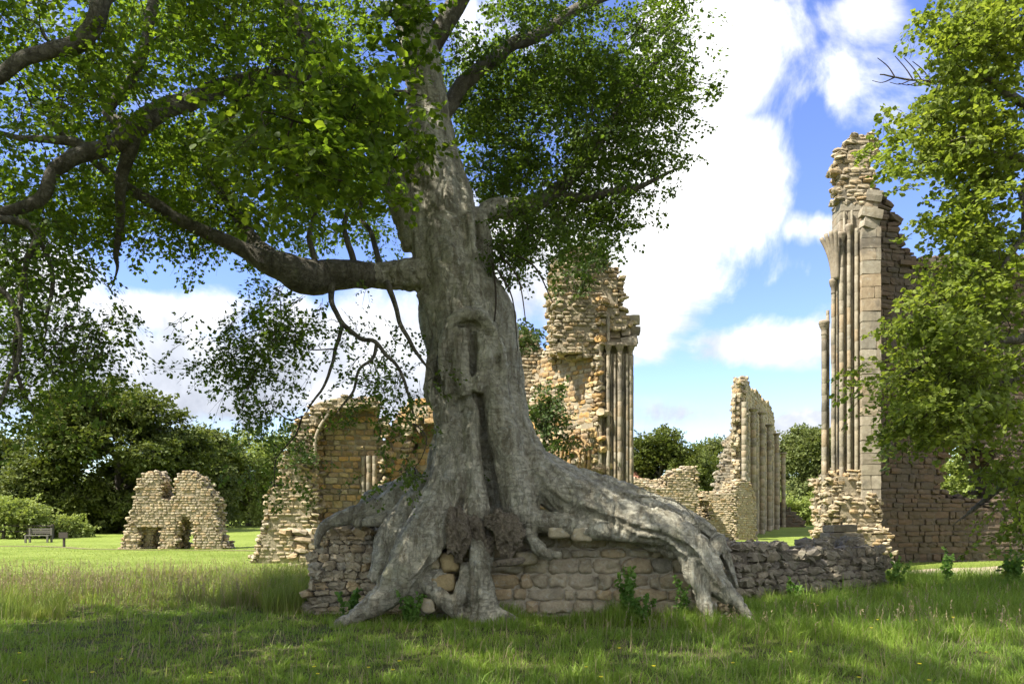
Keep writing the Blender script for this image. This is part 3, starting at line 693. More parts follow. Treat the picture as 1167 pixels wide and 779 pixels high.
# right tower
def right_tower():
    Y = 21.2; base = P(975, 640, Y); root = empty('ruined_pier', (base[0], base[1], 0), 'tallest ruined pier with ragged top and dark side wall, behind the right-hand tree', 'ruin')
    org = tuple(P(975, 640, Y)[:2]); ang = -.1
    poly = wpoly([(957,660),(958,300),(953,285),(955,268),(959,250),(956,232),(958,214),(1003,210),(1004,400),(1003,660)], org, ang)
    s = MB(); m = MB(); uu0, uu1 = wp(959, 400, org, ang)[0], wp(1003, 400, org, ang)[0]; zt_ = poly[6][1]; masonry(lambda u, v, z: (u > uu0) & (u < uu1) & (z < zt_), org, ang, (uu0, uu1), (.12, .85), (-.3, 11.6), (.5, .42, .3), r, s, m, 2, .05, .07, .0, .005, 0, .012, clip=True)
    s.build('pier_masonry', M['grey'], root); m.build('pier_core', M['mortar'], root)
    poly = wpoly([(958,232),(956,200),(955,176),(957,165),(963,157),(976,151),(990,148),(1000,152),(1003,165),(1003,235)], org, ang)
    s = MB(); m = MB(); masonry(lambda u, v, z: inpoly(u, z, poly), org, ang, (-1, 1.2), (.1, .8), (9.5, 13.5), (.28, .3, .13), r, s, m, 2, .2, .24, .12, .006, 0, .05)
    s.build('rubble_head', M['rubble'], root); m.build('head_core', M['mortar'], root)
    # broad dressed buttress standing forward on the right
    poly = wpoly([(978,560),(979,254),(986,250),(1001,252),(1001,520),(996,540),(990,560)], org, ang)
    s = MB(); b0, b1 = wp(979, 400, org, ang)[0], wp(1001, 400, org, ang)[0]; masonry(lambda u, v, z: (u > b0) & (u < b1) & (z < 10.3), org, ang, (b0, b1), (-.22, .3), (1.5, 10.4), (.6, .5, .36), r, s, None, 2, .04, .05, 0, .004, 0, .006, clip=True)
    s.build('buttress', M['shaft'], root)
    def at(px, dv_): u, _ = wp(px, 500, org, ang); return org[0]+u*math.cos(ang)-dv_*math.sin(ang), org[1]+u*math.sin(ang)+dv_*math.cos(ang)
    zz = lambda py: wp(950, py, org, ang)[1]
    for px, rr, dv_, y0, y1 in ((942.5,.08,.25,640,368),(947.5,.05,.32,640,350),(951.5,.06,.14,640,322),(955.5,.035,.15,640,300),(959.5,.065,.04,640,270),(963.5,.035,.1,640,240),(967.5,.055,.0,640,262),(971.5,.035,.06,640,240),(975.5,.055,-.04,640,262)):
        x, y = at(px, dv_); c = MB(); shaft(c, x, y, zz(y0), zz(y1), rr, r, .45, 14); o = c.build('shaft', M['shaft'], root, True)
        if px in (942.5, 951.5, 959.5, 967.5):
            c = MB(); capital(c, x, y, zz(y1), rr, 16, 1.0); c.build('capital', M['grey'], o, True)
    for i, (xa, ya) in enumerate(((938.5,268),(942,265),(946,264),(950,264))):                  # springing of a lost vault
        x0, y0 = at(951+i*1.2, .1-.02*i); x1, y1 = at(xa, .2-.12*i); c = MB()
        q = spline([[x0, y0, zz(318)], [x0+(x1-x0)*.15, y0+(y1-y0)*.2, zz(300)], [x0+(x1-x0)*.5, y0+(y1-y0)*.5, zz(283)], [x1, y1, zz(ya)]], 5)
        tube(c, q, np.full(len(q), .065), 8, .05); c.build('vault_rib', M['grey'], root, True)
    # wall behind, going right
    o2 = tuple(P(1003, 640, 22.3)[:2]); a2 = .26
    p2 = wpoly([(985,660),(990,210),(1003,212),(1012,222),(1018,238),(1024,250),(1031,262),(1033,280),(1046,291),(1060,297),(1080,290),(1110,286),(1150,290),(1260,284),(1270,660)], o2, a2)
    h2 = wpoly([(1078,568),(1078,525),(1083,508),(1095,500),(1112,500),(1128,512),(1138,535),(1140,568)], o2, a2)
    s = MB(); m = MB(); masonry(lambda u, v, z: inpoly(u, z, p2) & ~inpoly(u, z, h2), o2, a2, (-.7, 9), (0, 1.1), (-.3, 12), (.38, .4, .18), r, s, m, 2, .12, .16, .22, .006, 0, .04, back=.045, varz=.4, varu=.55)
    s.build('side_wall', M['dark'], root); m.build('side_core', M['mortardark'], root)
    c = MB(); u0, z0 = wp(1024, 299, o2, a2); u1, _ = wp(1200, 299, o2, a2); box(c, (u0, -.09, z0-.07), (u1, .2, z0+.07), a2, o2); c.build('string_course', M['dark'], root)
    # stone ribs of the arch seen through the opening
    ca, sa = math.cos(a2), math.sin(a2)
    for k in range(5):
        c = MB(); pts = []
        for px, py in ((1086+6*k, 540),(1088+6*k, 526),(1094+6.5*k, 512),(1104+7*k, 501),(1118+7*k, 494)):
            u, z = wp(px, py, o2, a2); pts.append([o2[0]+u*ca-(.9+.13*k)*sa, o2[1]+u*sa+(.9+.13*k)*ca, z])
        pts.insert(0, [pts[0][0], pts[0][1], wp(1086, 585, o2, a2)[1]]); q = spline(pts, 4); tube(c, q, np.full(len(q), .085), 8, .08); c.build('arch_rib', M['gold'], root, True)
    # broken footing
    o3 = tuple(P(985, 640, 20.6)[:2]); p3 = wpoly([(953,660),(954,560),(957,543),(966,536),(982,534),(988,520),(997,522),(1004,540),(1008,562),(1012,590),(1017,612),(1019,660)], o3, .1)
    s = MB(); m = MB(); masonry(lambda u, v, z: inpoly(u, z+(0 if True else 0), p3) & (v > .9-(.9*(4.2-z)/3.6)), o3, .1, (-1.2, 1.2), (0, 1.6), (-.3, 3.5), (.24, .24, .12), r, s, m, 2, .22, .26, .2, .006, 0, .06)
    s.build('rubble_footing', M['rubble'], root); m.build('footing_core', M['mortar'], root)
right_tower()
def block(label, px, py, Y, w, d, h, rot, seed):
    b = P(px, py, Y); rr = np.random.default_rng(seed); s = MB()
    stones(s, np.array([[0, 0, 0.]]), np.array([[w/2, d/2, h/2]]), np.array([[math.cos(rot), math.sin(rot), 0], [-math.sin(rot), math.cos(rot), 0], [0, 0, 1]]), rr, 8, .07, .015, .03, .02)
    v = s.v[0]; v += b; o = s.build('fallen_stone', M['grey'], None); place_at_base(o)
    tag(o, label, 'stone')
block('upper grey dressed stone block resting on another at the foot of the tall right pier', 957, 602, 15.6, .55, .45, .16, .1, 4)
block('lower broad grey stone block on the low wall end, left of the rubble footing', 959, 612, 15.6, .72, .6, .2, -.05, 5)
low_wall('stone_wall', 'low mossy dark wall running from the root to the foot of the right pier', 822, 11.35, math.radians(33), [(812,720),(815,626),(830,620),(850,618),(880,622),(905,621),(935,622),(960,622),(990,618),(1012,622),(1016,640),(1018,700)], 1.0, (.27,.33,.125), M['neardark'], M['mortardark'], 'wall', 4, .07, .10, .3, .26, gap=.0, back=.06, varz=.5, varu=.6, proud=.07)
low_wall('stone_wall', 'lumpy end of rubble wall under the dark snaking roots, left of the trunk', 405, 11.0, -.05, [(344,720),(349,640),(352,618),(362,607),(385,603),(430,600),(470,600),(480,720)], 1.0, (.17,.2,.10), M['near'], M['mortardark'], 'wall', 4, .05, .12, .32, .24, gap=.0, proud=.07, back=.05, varz=.5, varu=.6)
low_wall('stone_wall', 'thin pale capped low wall in the grass in front of the chapel ruin', 385, 17.5, .04, [(322,680),(324,606),(350,604),(400,604),(450,606),(460,680)], .5, (.4,.25,.16), M['rubble'], M['mortar'], 'wall', back=.06)
def root_wall():
    root, org = low_wall('stone_wall', 'coursed wall of squared mottled stones gripped by the roots beneath the trunk', 660, 10.3, .0, [(478,730),(480,625),(500,612),(560,600),(620,592),(690,596),(750,606),(790,625),(812,650),(826,680),(834,730)], 1.1, (.36,.36,.185), M['near'], M['mortarpale'], 'wall', 5, .04, .03, .24, .16, gap=.008, proud=.03, back=.05, varz=.38, varu=.6)
    for i, (px, py, Y, w, h, mt) in enumerate(((493,637,9.88,.19,.25,'near'),(511,640,9.86,.23,.28,'yellow'),(504,664,9.84,.34,.23,'yellow'),(529,668,9.9,.16,.16,'yellow'),(637,606,9.90,.30,.19,'near'),(662,608,9.88,.27,.2,'near'),(487,690,9.8,.2,.2,'near'),(600,636,10.1,.3,.2,'near'))):
        s = MB(); stones(s, np.array([P(px, py, Y)+np.array([0,.1,0])]), np.array([[w/2, .16, h/2]]), np.eye(3), r, 7, .24, .03, .08, .035); s.build('jammed_stone', M[mt], root, True)
root_wall()
# ------------------------------------------------------------------ the great beech
def remesh(mb, name, voxel, smooth_it, disp, mt, parent, fac=.5):
    me = mb.mesh('tmp'); o = bpy.data.objects.new('tmp', me); C.objects.link(o)
    m = o.modifiers.new('r', 'REMESH'); m.mode = 'VOXEL'; m.voxel_size = voxel
    s = o.modifiers.new('s', 'SMOOTH'); s.factor = fac; s.iterations = smooth_it
    dg = bpy.context.evaluated_depsgraph_get(); dg.update()
    me2 = bpy.data.meshes.new_from_object(o.evaluated_get(dg)); bpy.data.objects.remove(o)
    n = len(me2.vertices); a = np.empty(n*3, np.float32); me2.vertices.foreach_get('co', a); nn = np.empty(n*3, np.float32); me2.vertex_normals.foreach_get('vector', nn)
    a = a.reshape(-1, 3).astype(float); nn = nn.reshape(-1, 3); a = a+nn*disp(a)[:, None]
    me2.vertices.foreach_set('co', a.astype(np.float32).ravel()); me2.polygons.foreach_set('use_smooth', np.ones(len(me2.polygons), bool)); me2.update(); me2.name = name
    return link(name, me2, mt, parent)
def bark_disp(p):
    q = p*np.array([1, 1, .35])
    rid = 1-np.abs(fbm(q*2.6+.6*fbm(p*1.7, 2, 5)[:, None], 3, 12))*3.2
    d = -.085*np.clip(rid-.62, 0, 1)**1.2
    r2 = 1-np.abs(fbm(p*np.array([3.4,3.4,.8])+.5*fbm(p*2.5, 2, 6)[:, None], 3, 14))*3.6
    d = d-.05*np.clip(r2-.6, 0, 1)
    d = d+.035*fbm(p*2.4, 2, 21)+.012*fbm(q*8, 3, 33)
    w = 1-np.abs(fbm(p*np.array([1.2, 1.2, 3.4])+3, 3, 61))*3.4
    d = d-.020*np.clip(w-.6, 0, 1)
    return d+.010*fbm(p*15, 3, 44)
def beech():
    base = P(548, 690, 11.0); root = empty('beech_tree', (base[0], base[1], 0), 'huge old grey beech with swollen roots gripping a low stone wall, in the centre', 'tree')
    T = MB()
    core = [(552,690,11.3,30),(550,640,11.25,46),(556,585,11.15,56),(560,530,11.12,53),(554,480,11.02,50),(546,425,10.93,51),(531,363,10.85,55),(511,302,10.8,41),(503,240,10.8,39),(492,190,10.8,36),(487,120,10.8,25),(478,60,10.8,22),(468,0,10.8,21),(455,-100,10.8,18),(445,-240,10.8,13)]
    px_tube(T, core, 28)
    tr = [[(495,350,10.75,16),(503,400,10.65,18),(514,460,10.5,20),(515,520,10.35,22),(503,570,10.2,27),(484,610,10.0,28),(462,650,9.85,25),(436,680,9.75,18),(412,697,9.7,12),(388,710,9.62,7),(368,722,9.5,3)],
          [(512,480,10.9,16),(500,545,10.8,20),(468,588,10.6,22),(446,622,10.4,20),(436,648,10.25,15),(424,662,10.2,8)],
          [(478,600,10.1,22),(470,640,9.95,22),(468,670,9.9,16),(478,695,9.9,9)],
          [(532,420,10.35,9),(537,480,10.22,10),(540,540,10.1,11),(543,578,9.98,15),(543,595,9.98,12)],
          [(558,420,10.35,18),(566,450,10.3,17),(575,490,10.28,21),(585,535,10.2,20),(592,572,10.1,23),(598,597,10.08,20)],
          [(520,450,10.4,9),(519,500,10.25,11),(522,550,10.15,11),(528,600,10.1,13),(515,640,10.12,10)],
          [(572,420,10.7,17),(588,480,10.55,19),(608,530,10.42,24),(640,560,10.3,26),(688,582,10.15,25),(728,597,10.05,24),(762,604,9.95,23),(788,622,9.85,20),(804,645,9.8,17),(822,670,9.75,12),(845,692,9.68,8),(862,712,9.5,4)],
          [(610,530,10.9,20),(650,552,10.8,22),(700,568,10.7,22),(745,582,10.55,20),(785,598,10.4,17),(813,614,10.25,11),(828,640,10.1,8),(838,670,10.0,5)],
          [(596,588,10.05,15),(640,598,9.98,13),(690,604,9.92,12),(735,611,9.88,9),(760,616,9.88,5)],
          [(598,605,10.0,10),(613,622,9.92,9),(628,632,9.9,7),(640,630,9.92,5)],
          [(775,615,9.85,14),(785,645,9.75,12),(797,670,9.7,11),(804,690,9.62,8),(812,710,9.5,5),(822,728,9.4,3)],
          [(812,622,10.0,10),(822,612,9.95,6),(818,628,9.85,6),(808,632,9.8,5)],
          [(545,600,10.15,16),(548,630,9.92,15),(549,660,9.82,14),(550,685,9.82,17),(552,712,9.8,19)],
          [(550,690,9.85,12),(572,700,9.75,8),(590,708,9.7,5)],
          [(506,650,9.95,9),(490,668,9.85,11),(502,680,9.78,10),(520,694,9.78,10),(535,704,9.8,8)],
          [(530,640,9.9,8),(530,658,9.82,9),(525,676,9.78,10),(517,700,9.76,8)],
          # healed scars and callus ridges
          [(512,450,10.16,7),(506,410,10.13,8),(510,378,10.1,8),(522,360,10.08,8),(542,358,10.08,8),(557,372,10.1,8),(568,396,10.14,8),(574,425,10.2,7),(570,455,10.22,7)],
          [(527,376,10.16,9),(523,402,10.13,12),(526,430,10.13,11),(531,452,10.14,8)],[(548,376,10.16,9),(554,400,10.14,11),(550,425,10.15,10),(541,446,10.14,8)],
          [(494,405,10.36,8),(489,440,10.32,8),(498,462,10.32,7),(512,464,10.28,6),(520,448,10.25,5)],
          [(478,335,10.5,7),(490,345,10.38,7),(505,352,10.3,7),(520,345,10.28,6),(532,325,10.28,6),(540,300,10.3,5)],
          [(500,235,10.42,9),(507,270,10.38,9),(516,300,10.35,10),(512,330,10.32,8)],
          [(478,225,10.5,12),(480,270,10.5,12),(486,320,10.5,12)],
          [(545,245,10.75,11),(550,280,10.72,12),(553,320,10.7,13),(560,370,10.68,14)],
          [(523,195,10.6,7),(530,225,10.5,7),(535,262,10.42,6),(541,300,10.4,6)],
          [(478,282,10.7,20),(462,228,10.6,20),(440,182,10.5,17),(405,130,10.3,14),(370,75,10.1,13),(340,30,9.9,13),(315,-30,9.8,12),(290,-120,9.7,10)],
          [(500,312,10.65,24),(470,313,10.55,20),(445,314,10.5,16.5),(415,313,10.42,15)],
          [(540,255,10.9,14),(562,240,11.1,13),(590,236,11.4,11)]]
    for i, q in enumerate(tr): px_tube(T, q, 14, .10 if i < 16 else .05, seed=i)
    rs = np.random.default_rng(77)                       # lesser roots and sinews that run with the great ones and part from them at the foot
    for gi, k_, lo, hi, n_ in ((0, 0, 3, 10, 5), (6, 6, 2, 10, 8), (7, 7, 1, 8, 4), (12, 12, 0, 5, 3)):
        for q_ in range(n_):
            nd = np.array(tr[gi], float)[lo:hi]; m_ = rs.uniform(-.95, .95); off = np.linspace(m_, m_*1.5+rs.normal()*.5, len(nd)); w_ = rs.uniform(3, 5.5)
            px = nd[:, 0]+rs.normal(size=len(nd))*3; py = nd[:, 1]+off*nd[:, 3]*.9; dz_ = np.sqrt(np.clip(1-off**2, 0, 1))
            if gi in (0, 12): px = nd[:, 0]+off*nd[:, 3]; py = nd[:, 1]+rs.normal(size=len(nd))*3
            px_tube(T, [(a_, b_, Y_-.012*r_*z_-.0, w_*t_) for a_, b_, Y_, r_, z_, t_ in zip(px, py, nd[:, 2], nd[:, 3], dz_, np.linspace(1.2, .55, len(nd)))], 8, .25, seed=q_+gi)
    remesh(T, 'trunk', .019, 2, bark_disp, M['bark'], root, .5)
    for nm, qs in (('root', [(485,560,11.0,16),(455,572,10.95,18),(432,583,10.9,14),(405,586,10.85,11),(382,592,10.8,9),(366,604,10.75,6),(360,625,10.7,3)]),
                   ('root', [(480,540,11.3,14),(452,560,11.25,14),(425,566,11.2,10),(412,577,11.2,6)]),
                   ('root', [(462,585,10.8,12),(440,592,10.75,10),(425,594,10.7,7),(412,596,10.7,5)]),
                   ('root', [(470,575,10.9,12),(440,578,11.0,12),(418,580,10.9,13),(405,600,10.8,7)])):
        t_ = MB(); px_tube(t_, qs, 12, .18, seed=len(qs)); remesh(t_, nm, .03, 3, bark_disp, M['bark'], root)
    # rotten burrs
    for px, py, Y, rx, rz, sd in ((521,606,9.74,12,28,1),(549,618,9.92,13,19,4),(580,610,9.72,15,22,2),(567,592,9.86,13,11,3),(538,598,9.9,9,13,6)):
        c = P(px, py, Y); u = np.linspace(0, np.pi, 70); w_ = np.linspace(0, 2*np.pi, 110, endpoint=False); U, Wv = np.meshgrid(u, w_, indexing='ij')
        d = np.stack([np.sin(U)*np.cos(Wv), np.sin(U)*np.sin(Wv), np.cos(U)], -1); k = 1.05+.7*fbm(d*1.6+sd*9, 2, 50)+.30*fbm(d*5+sd, 3, 51)+.16*fbm(d*13+sd, 3, 53)
        v = c+d*k[..., None]*np.array([rx/F*Y, .15, rz/F*Y]); n1, n2 = U.shape; i = np.arange(n1-1)[:, None]*n2; j = np.arange(n2)[None]; j2 = (j+1) % n2
        b = MB(); b.add(v.reshape(-1, 3), np.stack([i+j, i+n2+j, i+n2+j2, i+j2], -1).reshape(-1, 4)); b.build('burr', M['burr'], root, True)
    b = MB(); q = [P(563,643,9.75), P(572,641,9.62), P(585,640,9.58), P(598,637,9.7)]; tube(b, spline(q, 4), np.array([.03]+[.055]*11+[.02])[:13], 8, .4); b.build('bark_flap', M['burr'], root)
    # limbs
    skel = [px_tube(MB(), core[6:], 6), px_tube(MB(), tr[-3], 6)]
    limbs = [[(425,313,10.45,15),(375,312,10.25,17),(345,315,10.1,19),(318,304,10.0,15),(285,288,9.85,9.5),(240,266,9.6,8),(200,246,9.4,7),(160,224,9.2,6),(115,188,9.0,4),(70,150,8.8,2.5)],
             [(330,310,10.1,11),(312,296,10.2,10),(290,270,10.6,8),(262,235,11,6),(240,200,11.4,4)],
             [(445,190,10.5,14),(400,135,10.2,12),(350,100,9.4,11),(300,92,8.9,10),(260,98,8.7,9.5),(222,112,8.5,10),(188,125,8.4,11),(160,146,8.3,12),(120,162,8.2,9.5),(92,172,8.1,8.5),(62,198,8.0,7.5),(40,232,7.9,7),(-10,248,7.8,6.5),(-80,265,7.6,5)],
             [(155,148,8.3,9),(150,180,8.4,7),(142,205,8.5,6),(138,250,8.7,4.5),(132,290,8.9,3)],
             [(158,145,8.3,8),(138,138,8.4,6),(125,128,8.5,6),(150,95,8.7,6),(165,55,8.8,5.5),(172,15,8.9,6),(180,-40,9,6),(200,-120,9.2,5)],
             [(105,168,8.15,6),(75,160,8.2,5),(40,158,8.3,3.5),(0,150,8.4,2.5)],
             [(200,-130,7.4,12),(150,-50,7.2,12),(120,-5,7.1,11),(100,30,7.0,10),(85,48,7.0,10),(55,55,6.9,8),(20,70,6.8,7.5),(-30,105,6.7,6)],
             [(345,40,9.9,11),(362,75,9.8,9),(395,100,9.7,6),(440,105,9.5,4)],
             [(300,-10,9.7,9),(255,-60,9.3,9),(200,-130,8.9,9)],
             [(378,320,10.2,4.5),(377,343,10.1,3.2),(388,366,10.0,3),(410,385,9.95,2.7),(428,388,9.9,2.5),(440,402,9.9,2.2),(452,412,9.9,2),(463,436,9.9,1.8),(470,470,9.9,1.2)],
             [(390,368,10.0,2.4),(384,393,9.95,2),(378,418,9.9,1.8),(366,440,9.9,1.5),(352,462,9.9,1)],
             [(440,322,10.3,4),(450,345,10.2,3),(457,370,10.1,2.6),(470,392,10.1,2.2),(482,412,10.1,1.5)],
             [(430,390,9.9,2.4),(426,408,9.9,2),(410,422,9.8,1.8),(404,445,9.8,1.5),(390,462,9.8,1.2)],
             [(405,318,10.4,3.5),(401,290,10.4,3.5),(392,262,10.5,3),(400,232,10.7,2.2)],
             [(360,305,10.1,3.5),(353,270,10.2,3.2),(360,240,10.4,2.6),(350,205,10.6,2)],
             [(430,305,10.5,3.6),(425,270,10.8,3),(412,245,11.1,2.6),(415,205,11.4,2)],
             [(585,238,11.3,10),(625,225,11.8,8),(660,195,12.2,7),(690,150,12.6,5),(720,100,12.9,4),(760,60,13.2,2.5)],
             [(625,225,11.8,6),(670,225,11.8,4.5),(715,215,11.8,3.5),(755,200,11.9,2)],
             [(488,150,10.9,10),(520,105,11.1,9),(560,70,11.4,8),(610,40,11.8,7),(660,10,12.2,6),(720,-20,12.6,4)],
             [(485,60,10.8,12),(530,-10,10.8,11),(600,-120,10.8,10),(680,-240,11,8),(760,-380,11,5)],
             [(455,-100,10.8,13),(380,-230,10.2,12),(250,-330,9.3,10),(80,-420,8.5,8),(-150,-520,7.5,6)],
             [(455,-100,10.8,13),(470,-300,9.5,12),(420,-600,8.0,11),(330,-1100,6.2,8)],
             [(445,-240,10.8,12),(440,-420,11,10),(470,-650,11.5,7)],
             [(250,-330,9.3,9),(100,-700,7.0,8),(-200,-1100,5.5,6)],
             [(-10,248,7.8,5),(40,262,7.6,4),(30,300,7.6,3.2),(22,340,7.6,3),(18,380,7.6,2.8),(20,420,7.6,2.5),(30,450,7.6,1.5)],
             [(-60,262,7.6,5),(10,250,7.7,3.5),(45,275,7.8,3),(60,320,7.8,2.4),(52,365,7.8,2)],
             [(-90,120,7.0,8),(-60,200,7.0,6),(-30,300,7.1,4),(10,345,7.2,3),(20,400,7.2,2.4),(0,455,7.2,2)]]
    for i, q in enumerate(limbs):
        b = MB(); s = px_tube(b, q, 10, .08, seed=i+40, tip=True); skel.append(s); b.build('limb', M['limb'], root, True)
    skel = np.vstack(skel)[:, :3]
    rr = np.random.default_rng(21)
    # where the photograph shows leaves: (x, y, rx, ry, near, far, clusters)
    Zl = [(60,60,110,90,7,12,34),(170,40,110,70,8,14,34),(60,170,100,80,8,13,30),(180,190,90,60,9,14,30),(290,50,90,70,8,14,38),(280,180,95,65,9,14,34),(395,230,65,60,11,14.5,24),
          (250,240,90,40,9.5,13,24),(340,150,80,60,8.5,12,22),(90,250,80,35,8.5,12,20),(350,345,60,30,9.8,11,5),(400,60,60,60,11.2,13.5,18)]
    Zn = [(390,130,62,50,6.6,7.6,11),(360,170,60,40,6.6,7.8,8),(415,178,45,36,7.5,8.6,5),(320,120,60,50,6.6,8,7),(462,95,22,45,8.6,9.8,6),(475,25,34,24,8.6,9.8,5),(470,165,14,20,9.2,9.9,2)]
    Zd = [(600,60,90,70,11,14.5,44),(690,60,80,70,11.5,14,40),(650,150,110,70,11,14,50),(700,190,60,55,11.5,13.5,26),(570,150,50,70,11,13.5,24),(610,240,60,40,11,13,20),(670,265,38,28,11.5,13,8),(755,90,22,60,11.5,13,7),(770,10,30,16,12,13,4)]
    Zh = [(45,330,48,75,7.2,8.6,20),(95,395,45,45,7.4,8.6,18),(25,440,36,40,7.2,8.2,12),(15,290,30,40,7.2,8.2,5),(282,395,34,38,9.4,10.6,16),(288,440,28,38,9.4,10.4,13),(320,395,50,30,9.4,10.6,8),(380,380,30,30,9.6,10.6,3),
          (455,360,20,50,9.9,10.8,4)]
    Zi = [(445,440,42,34,9.6,10.6,13),(395,448,38,18,9.6,10.6,5),(462,505,26,36,9.6,10.5,8),(322,520,24,36,9.6,10.8,5),(330,550,22,30,9.6,10.5,4)]
    fm = MB(); fd = MB(); tw = MB(); dirs = []
    dens = .74
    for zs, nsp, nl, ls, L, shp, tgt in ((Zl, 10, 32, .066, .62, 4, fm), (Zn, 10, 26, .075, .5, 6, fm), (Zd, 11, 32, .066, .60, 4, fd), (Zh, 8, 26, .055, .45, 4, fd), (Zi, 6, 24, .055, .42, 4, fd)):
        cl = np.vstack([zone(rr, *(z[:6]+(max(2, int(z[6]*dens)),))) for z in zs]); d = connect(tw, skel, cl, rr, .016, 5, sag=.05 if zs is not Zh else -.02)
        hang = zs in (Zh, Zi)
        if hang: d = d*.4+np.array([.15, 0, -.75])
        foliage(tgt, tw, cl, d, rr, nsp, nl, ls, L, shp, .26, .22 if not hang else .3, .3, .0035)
    # the rest of the great crown, above and behind the viewer
    n = 390; q = rr.normal(size=(n*3, 3)); q /= np.linalg.norm(q, axis=1)[:, None]; q *= rr.uniform(.35, 1, (len(q), 1))**.5
    cc = np.array([-4.0, 5.8, 9.2])+q*np.array([9.0, 6.6, 6.0])
    ppx = CX+F*cc[:, 0]/np.maximum(cc[:, 1], .1); ppy = HY-F*(cc[:, 2]-CH)/np.maximum(cc[:, 1], .1)
    infr = (cc[:, 1] > .2) & (ppx > -260) & (ppx < 1400) & (ppy > -330)
    infr |= np.linalg.norm(cc-np.array([0, 0, CH]), axis=1) < 7.5
    cc = cc[(~infr) & (cc[:, 2] > 4.6)][:n]
    bt = MB(); d = connect(bt, skel, cc, rr, .022, 4); tag(bt.build('boughs', M['limb'], root, True), kind='stuff')
    fo = MB(); foliage(fo, None, cc, d*.5+np.array([0, 0, -.1]), rr, 8, 24, .15, .95, 4, .42, .18, .3)
    tag(tw.build('twigs', M['twig'], root), kind='stuff')
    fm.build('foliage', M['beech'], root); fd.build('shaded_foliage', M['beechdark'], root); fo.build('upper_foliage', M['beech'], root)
    # small shoots tangled on the stub right of the fork
    sh = MB(); s2 = MB(); cl = np.vstack([zone(rr, 595, 262, 38, 30, 10.5, 11.2, 16), zone(rr, 575, 300, 18, 18, 10.5, 10.8, 4)]); foliage(sh, s2, cl, rr.normal(size=cl.shape)+np.array([.5, -.3, -.2]), rr, 9, 26, .05, .4, 4, .2, .35)
    sh.build('epicormic_leaves', M['beechdark'], root)
    for px, py, e1, e2 in ((570,290,600,372),(562,300,556,420),(575,285,630,345),(566,305,590,400)):
        px_tube(s2, [(px,py,10.4,1.2),((px+e1)/2+6,(py+e2)/2-12,10.2,1),(e1,e2,10.15,.6)], 4)
    tag(s2.build('hanging_stems', M['twig'], root), kind='stuff')
beech()
def lime():
    b = P(1275, 640, 14.5); root = empty('lime_tree', (b[0], b[1], 0), 'sunlit leafy tree leaning in from the right edge in front of the dark wall', 'tree')
    t = MB(); sk = [px_tube(t, [(1280,680,14.5,34),(1275,560,14.5,27),(1270,400,14.4,24),(1255,200,14.2,20),(1245,0,14,16),(1240,-250,14,10),(1238,-420,14,5)], 14, .08)]; t.build('trunk', M['limb'], root, True)
    for i, q in enumerate([[(1270,430,14.4,11),(1220,440,14,8),(1170,425,13.6,6),(1110,455,13.2,4),(1050,470,12.9,2.5)],[(1262,300,14.3,10),(1215,300,14,7),(1168,215,13.8,4.5),(1164,270,13.6,3.5),(1120,335,13.3,2.8),(1075,350,13,2)],
              [(1250,120,14.1,10),(1190,130,13.8,6),(1140,100,13.5,4),(1115,85,13.4,3),(1080,92,13.3,1.6),(1030,90,13.2,1),(1003,85,13.1,.7)],[(1245,20,14,9),(1190,30,13.5,6),(1130,30,13.2,4),(1095,50,13,2.5)],
              [(1272,520,14.5,10),(1210,540,14.2,7),(1150,550,13.9,4),(1110,580,13.7,2.5)],[(1258,230,14.2,9),(1190,190,13.8,5),(1120,175,13.4,3.5),(1050,185,13,2)],[(1262,340,14.3,9),(1180,380,13.6,6),(1090,400,12.8,3.5),(1030,430,12.5,2)],
              [(1245,-20,14,9),(1160,-60,13,7),(1120,-120,12.6,4)]]):
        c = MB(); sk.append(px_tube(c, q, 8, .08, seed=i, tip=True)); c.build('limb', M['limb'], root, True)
    tw = MB(); rr = np.random.default_rng(8)
    for px, py in ((1020,88),(1040,90),(1060,92),(1075,90),(1050,91),(1085,90)):
        px_tube(tw, [(px,py,13.2,.9),(px-8,py-12,13.2,.7),(px-20,py-20-6*rr.random(),13.2,.5)], 4); px_tube(tw, [(px,py,13.2,.8),(px-14,py+6,13.15,.5),(px-26,py+4,13.1,.4)], 4)
    Z = [(1130,30,50,42,12.4,15,32),(1085,45,30,25,12.4,13.6,8),(1100,120,48,32,12.4,15,22),(1060,160,48,24,12.2,14,13),(1028,190,18,12,12.2,13,3),(1130,180,45,50,12.4,15,26),(1115,245,42,32,12.4,15,18),(1140,300,34,34,12.4,15,15),(1070,262,14,12,12.4,13.2,2),
         (1115,345,55,28,12,15,24),(1075,380,50,26,11.8,13.6,15),(1110,425,62,42,11.8,14.5,38),(1035,430,42,20,11.8,13,9),(1050,475,42,26,11.8,13,11),(1120,475,52,22,12,14.5,14),(1158,545,20,34,12.4,14.5,8),(1165,600,18,16,12.6,14,3),
         (1230,0,70,120,12.5,16,30),(1230,250,60,120,12.5,16,30),(1240,480,60,110,12.5,16,26),(1200,-160,110,90,11.5,16,40),(1330,200,80,300,12,17,40)]
    cl = np.vstack([zone(rr, *z) for z in Z]); d = connect(tw, np.vstack(sk)[:, :3], cl, rr, .018, 5); fm = MB()
    d = cl-np.array([b[0], b[1], 6]); d /= np.linalg.norm(d, axis=1)[:, None]
    foliage(fm, tw, cl, d, rr, 9, 20, .085, .5, 6, .26, .3, .45, .004)
    tag(tw.build('twigs', M['twig'], root), kind='stuff'); fm.build('foliage', M['lime'], root)
lime()
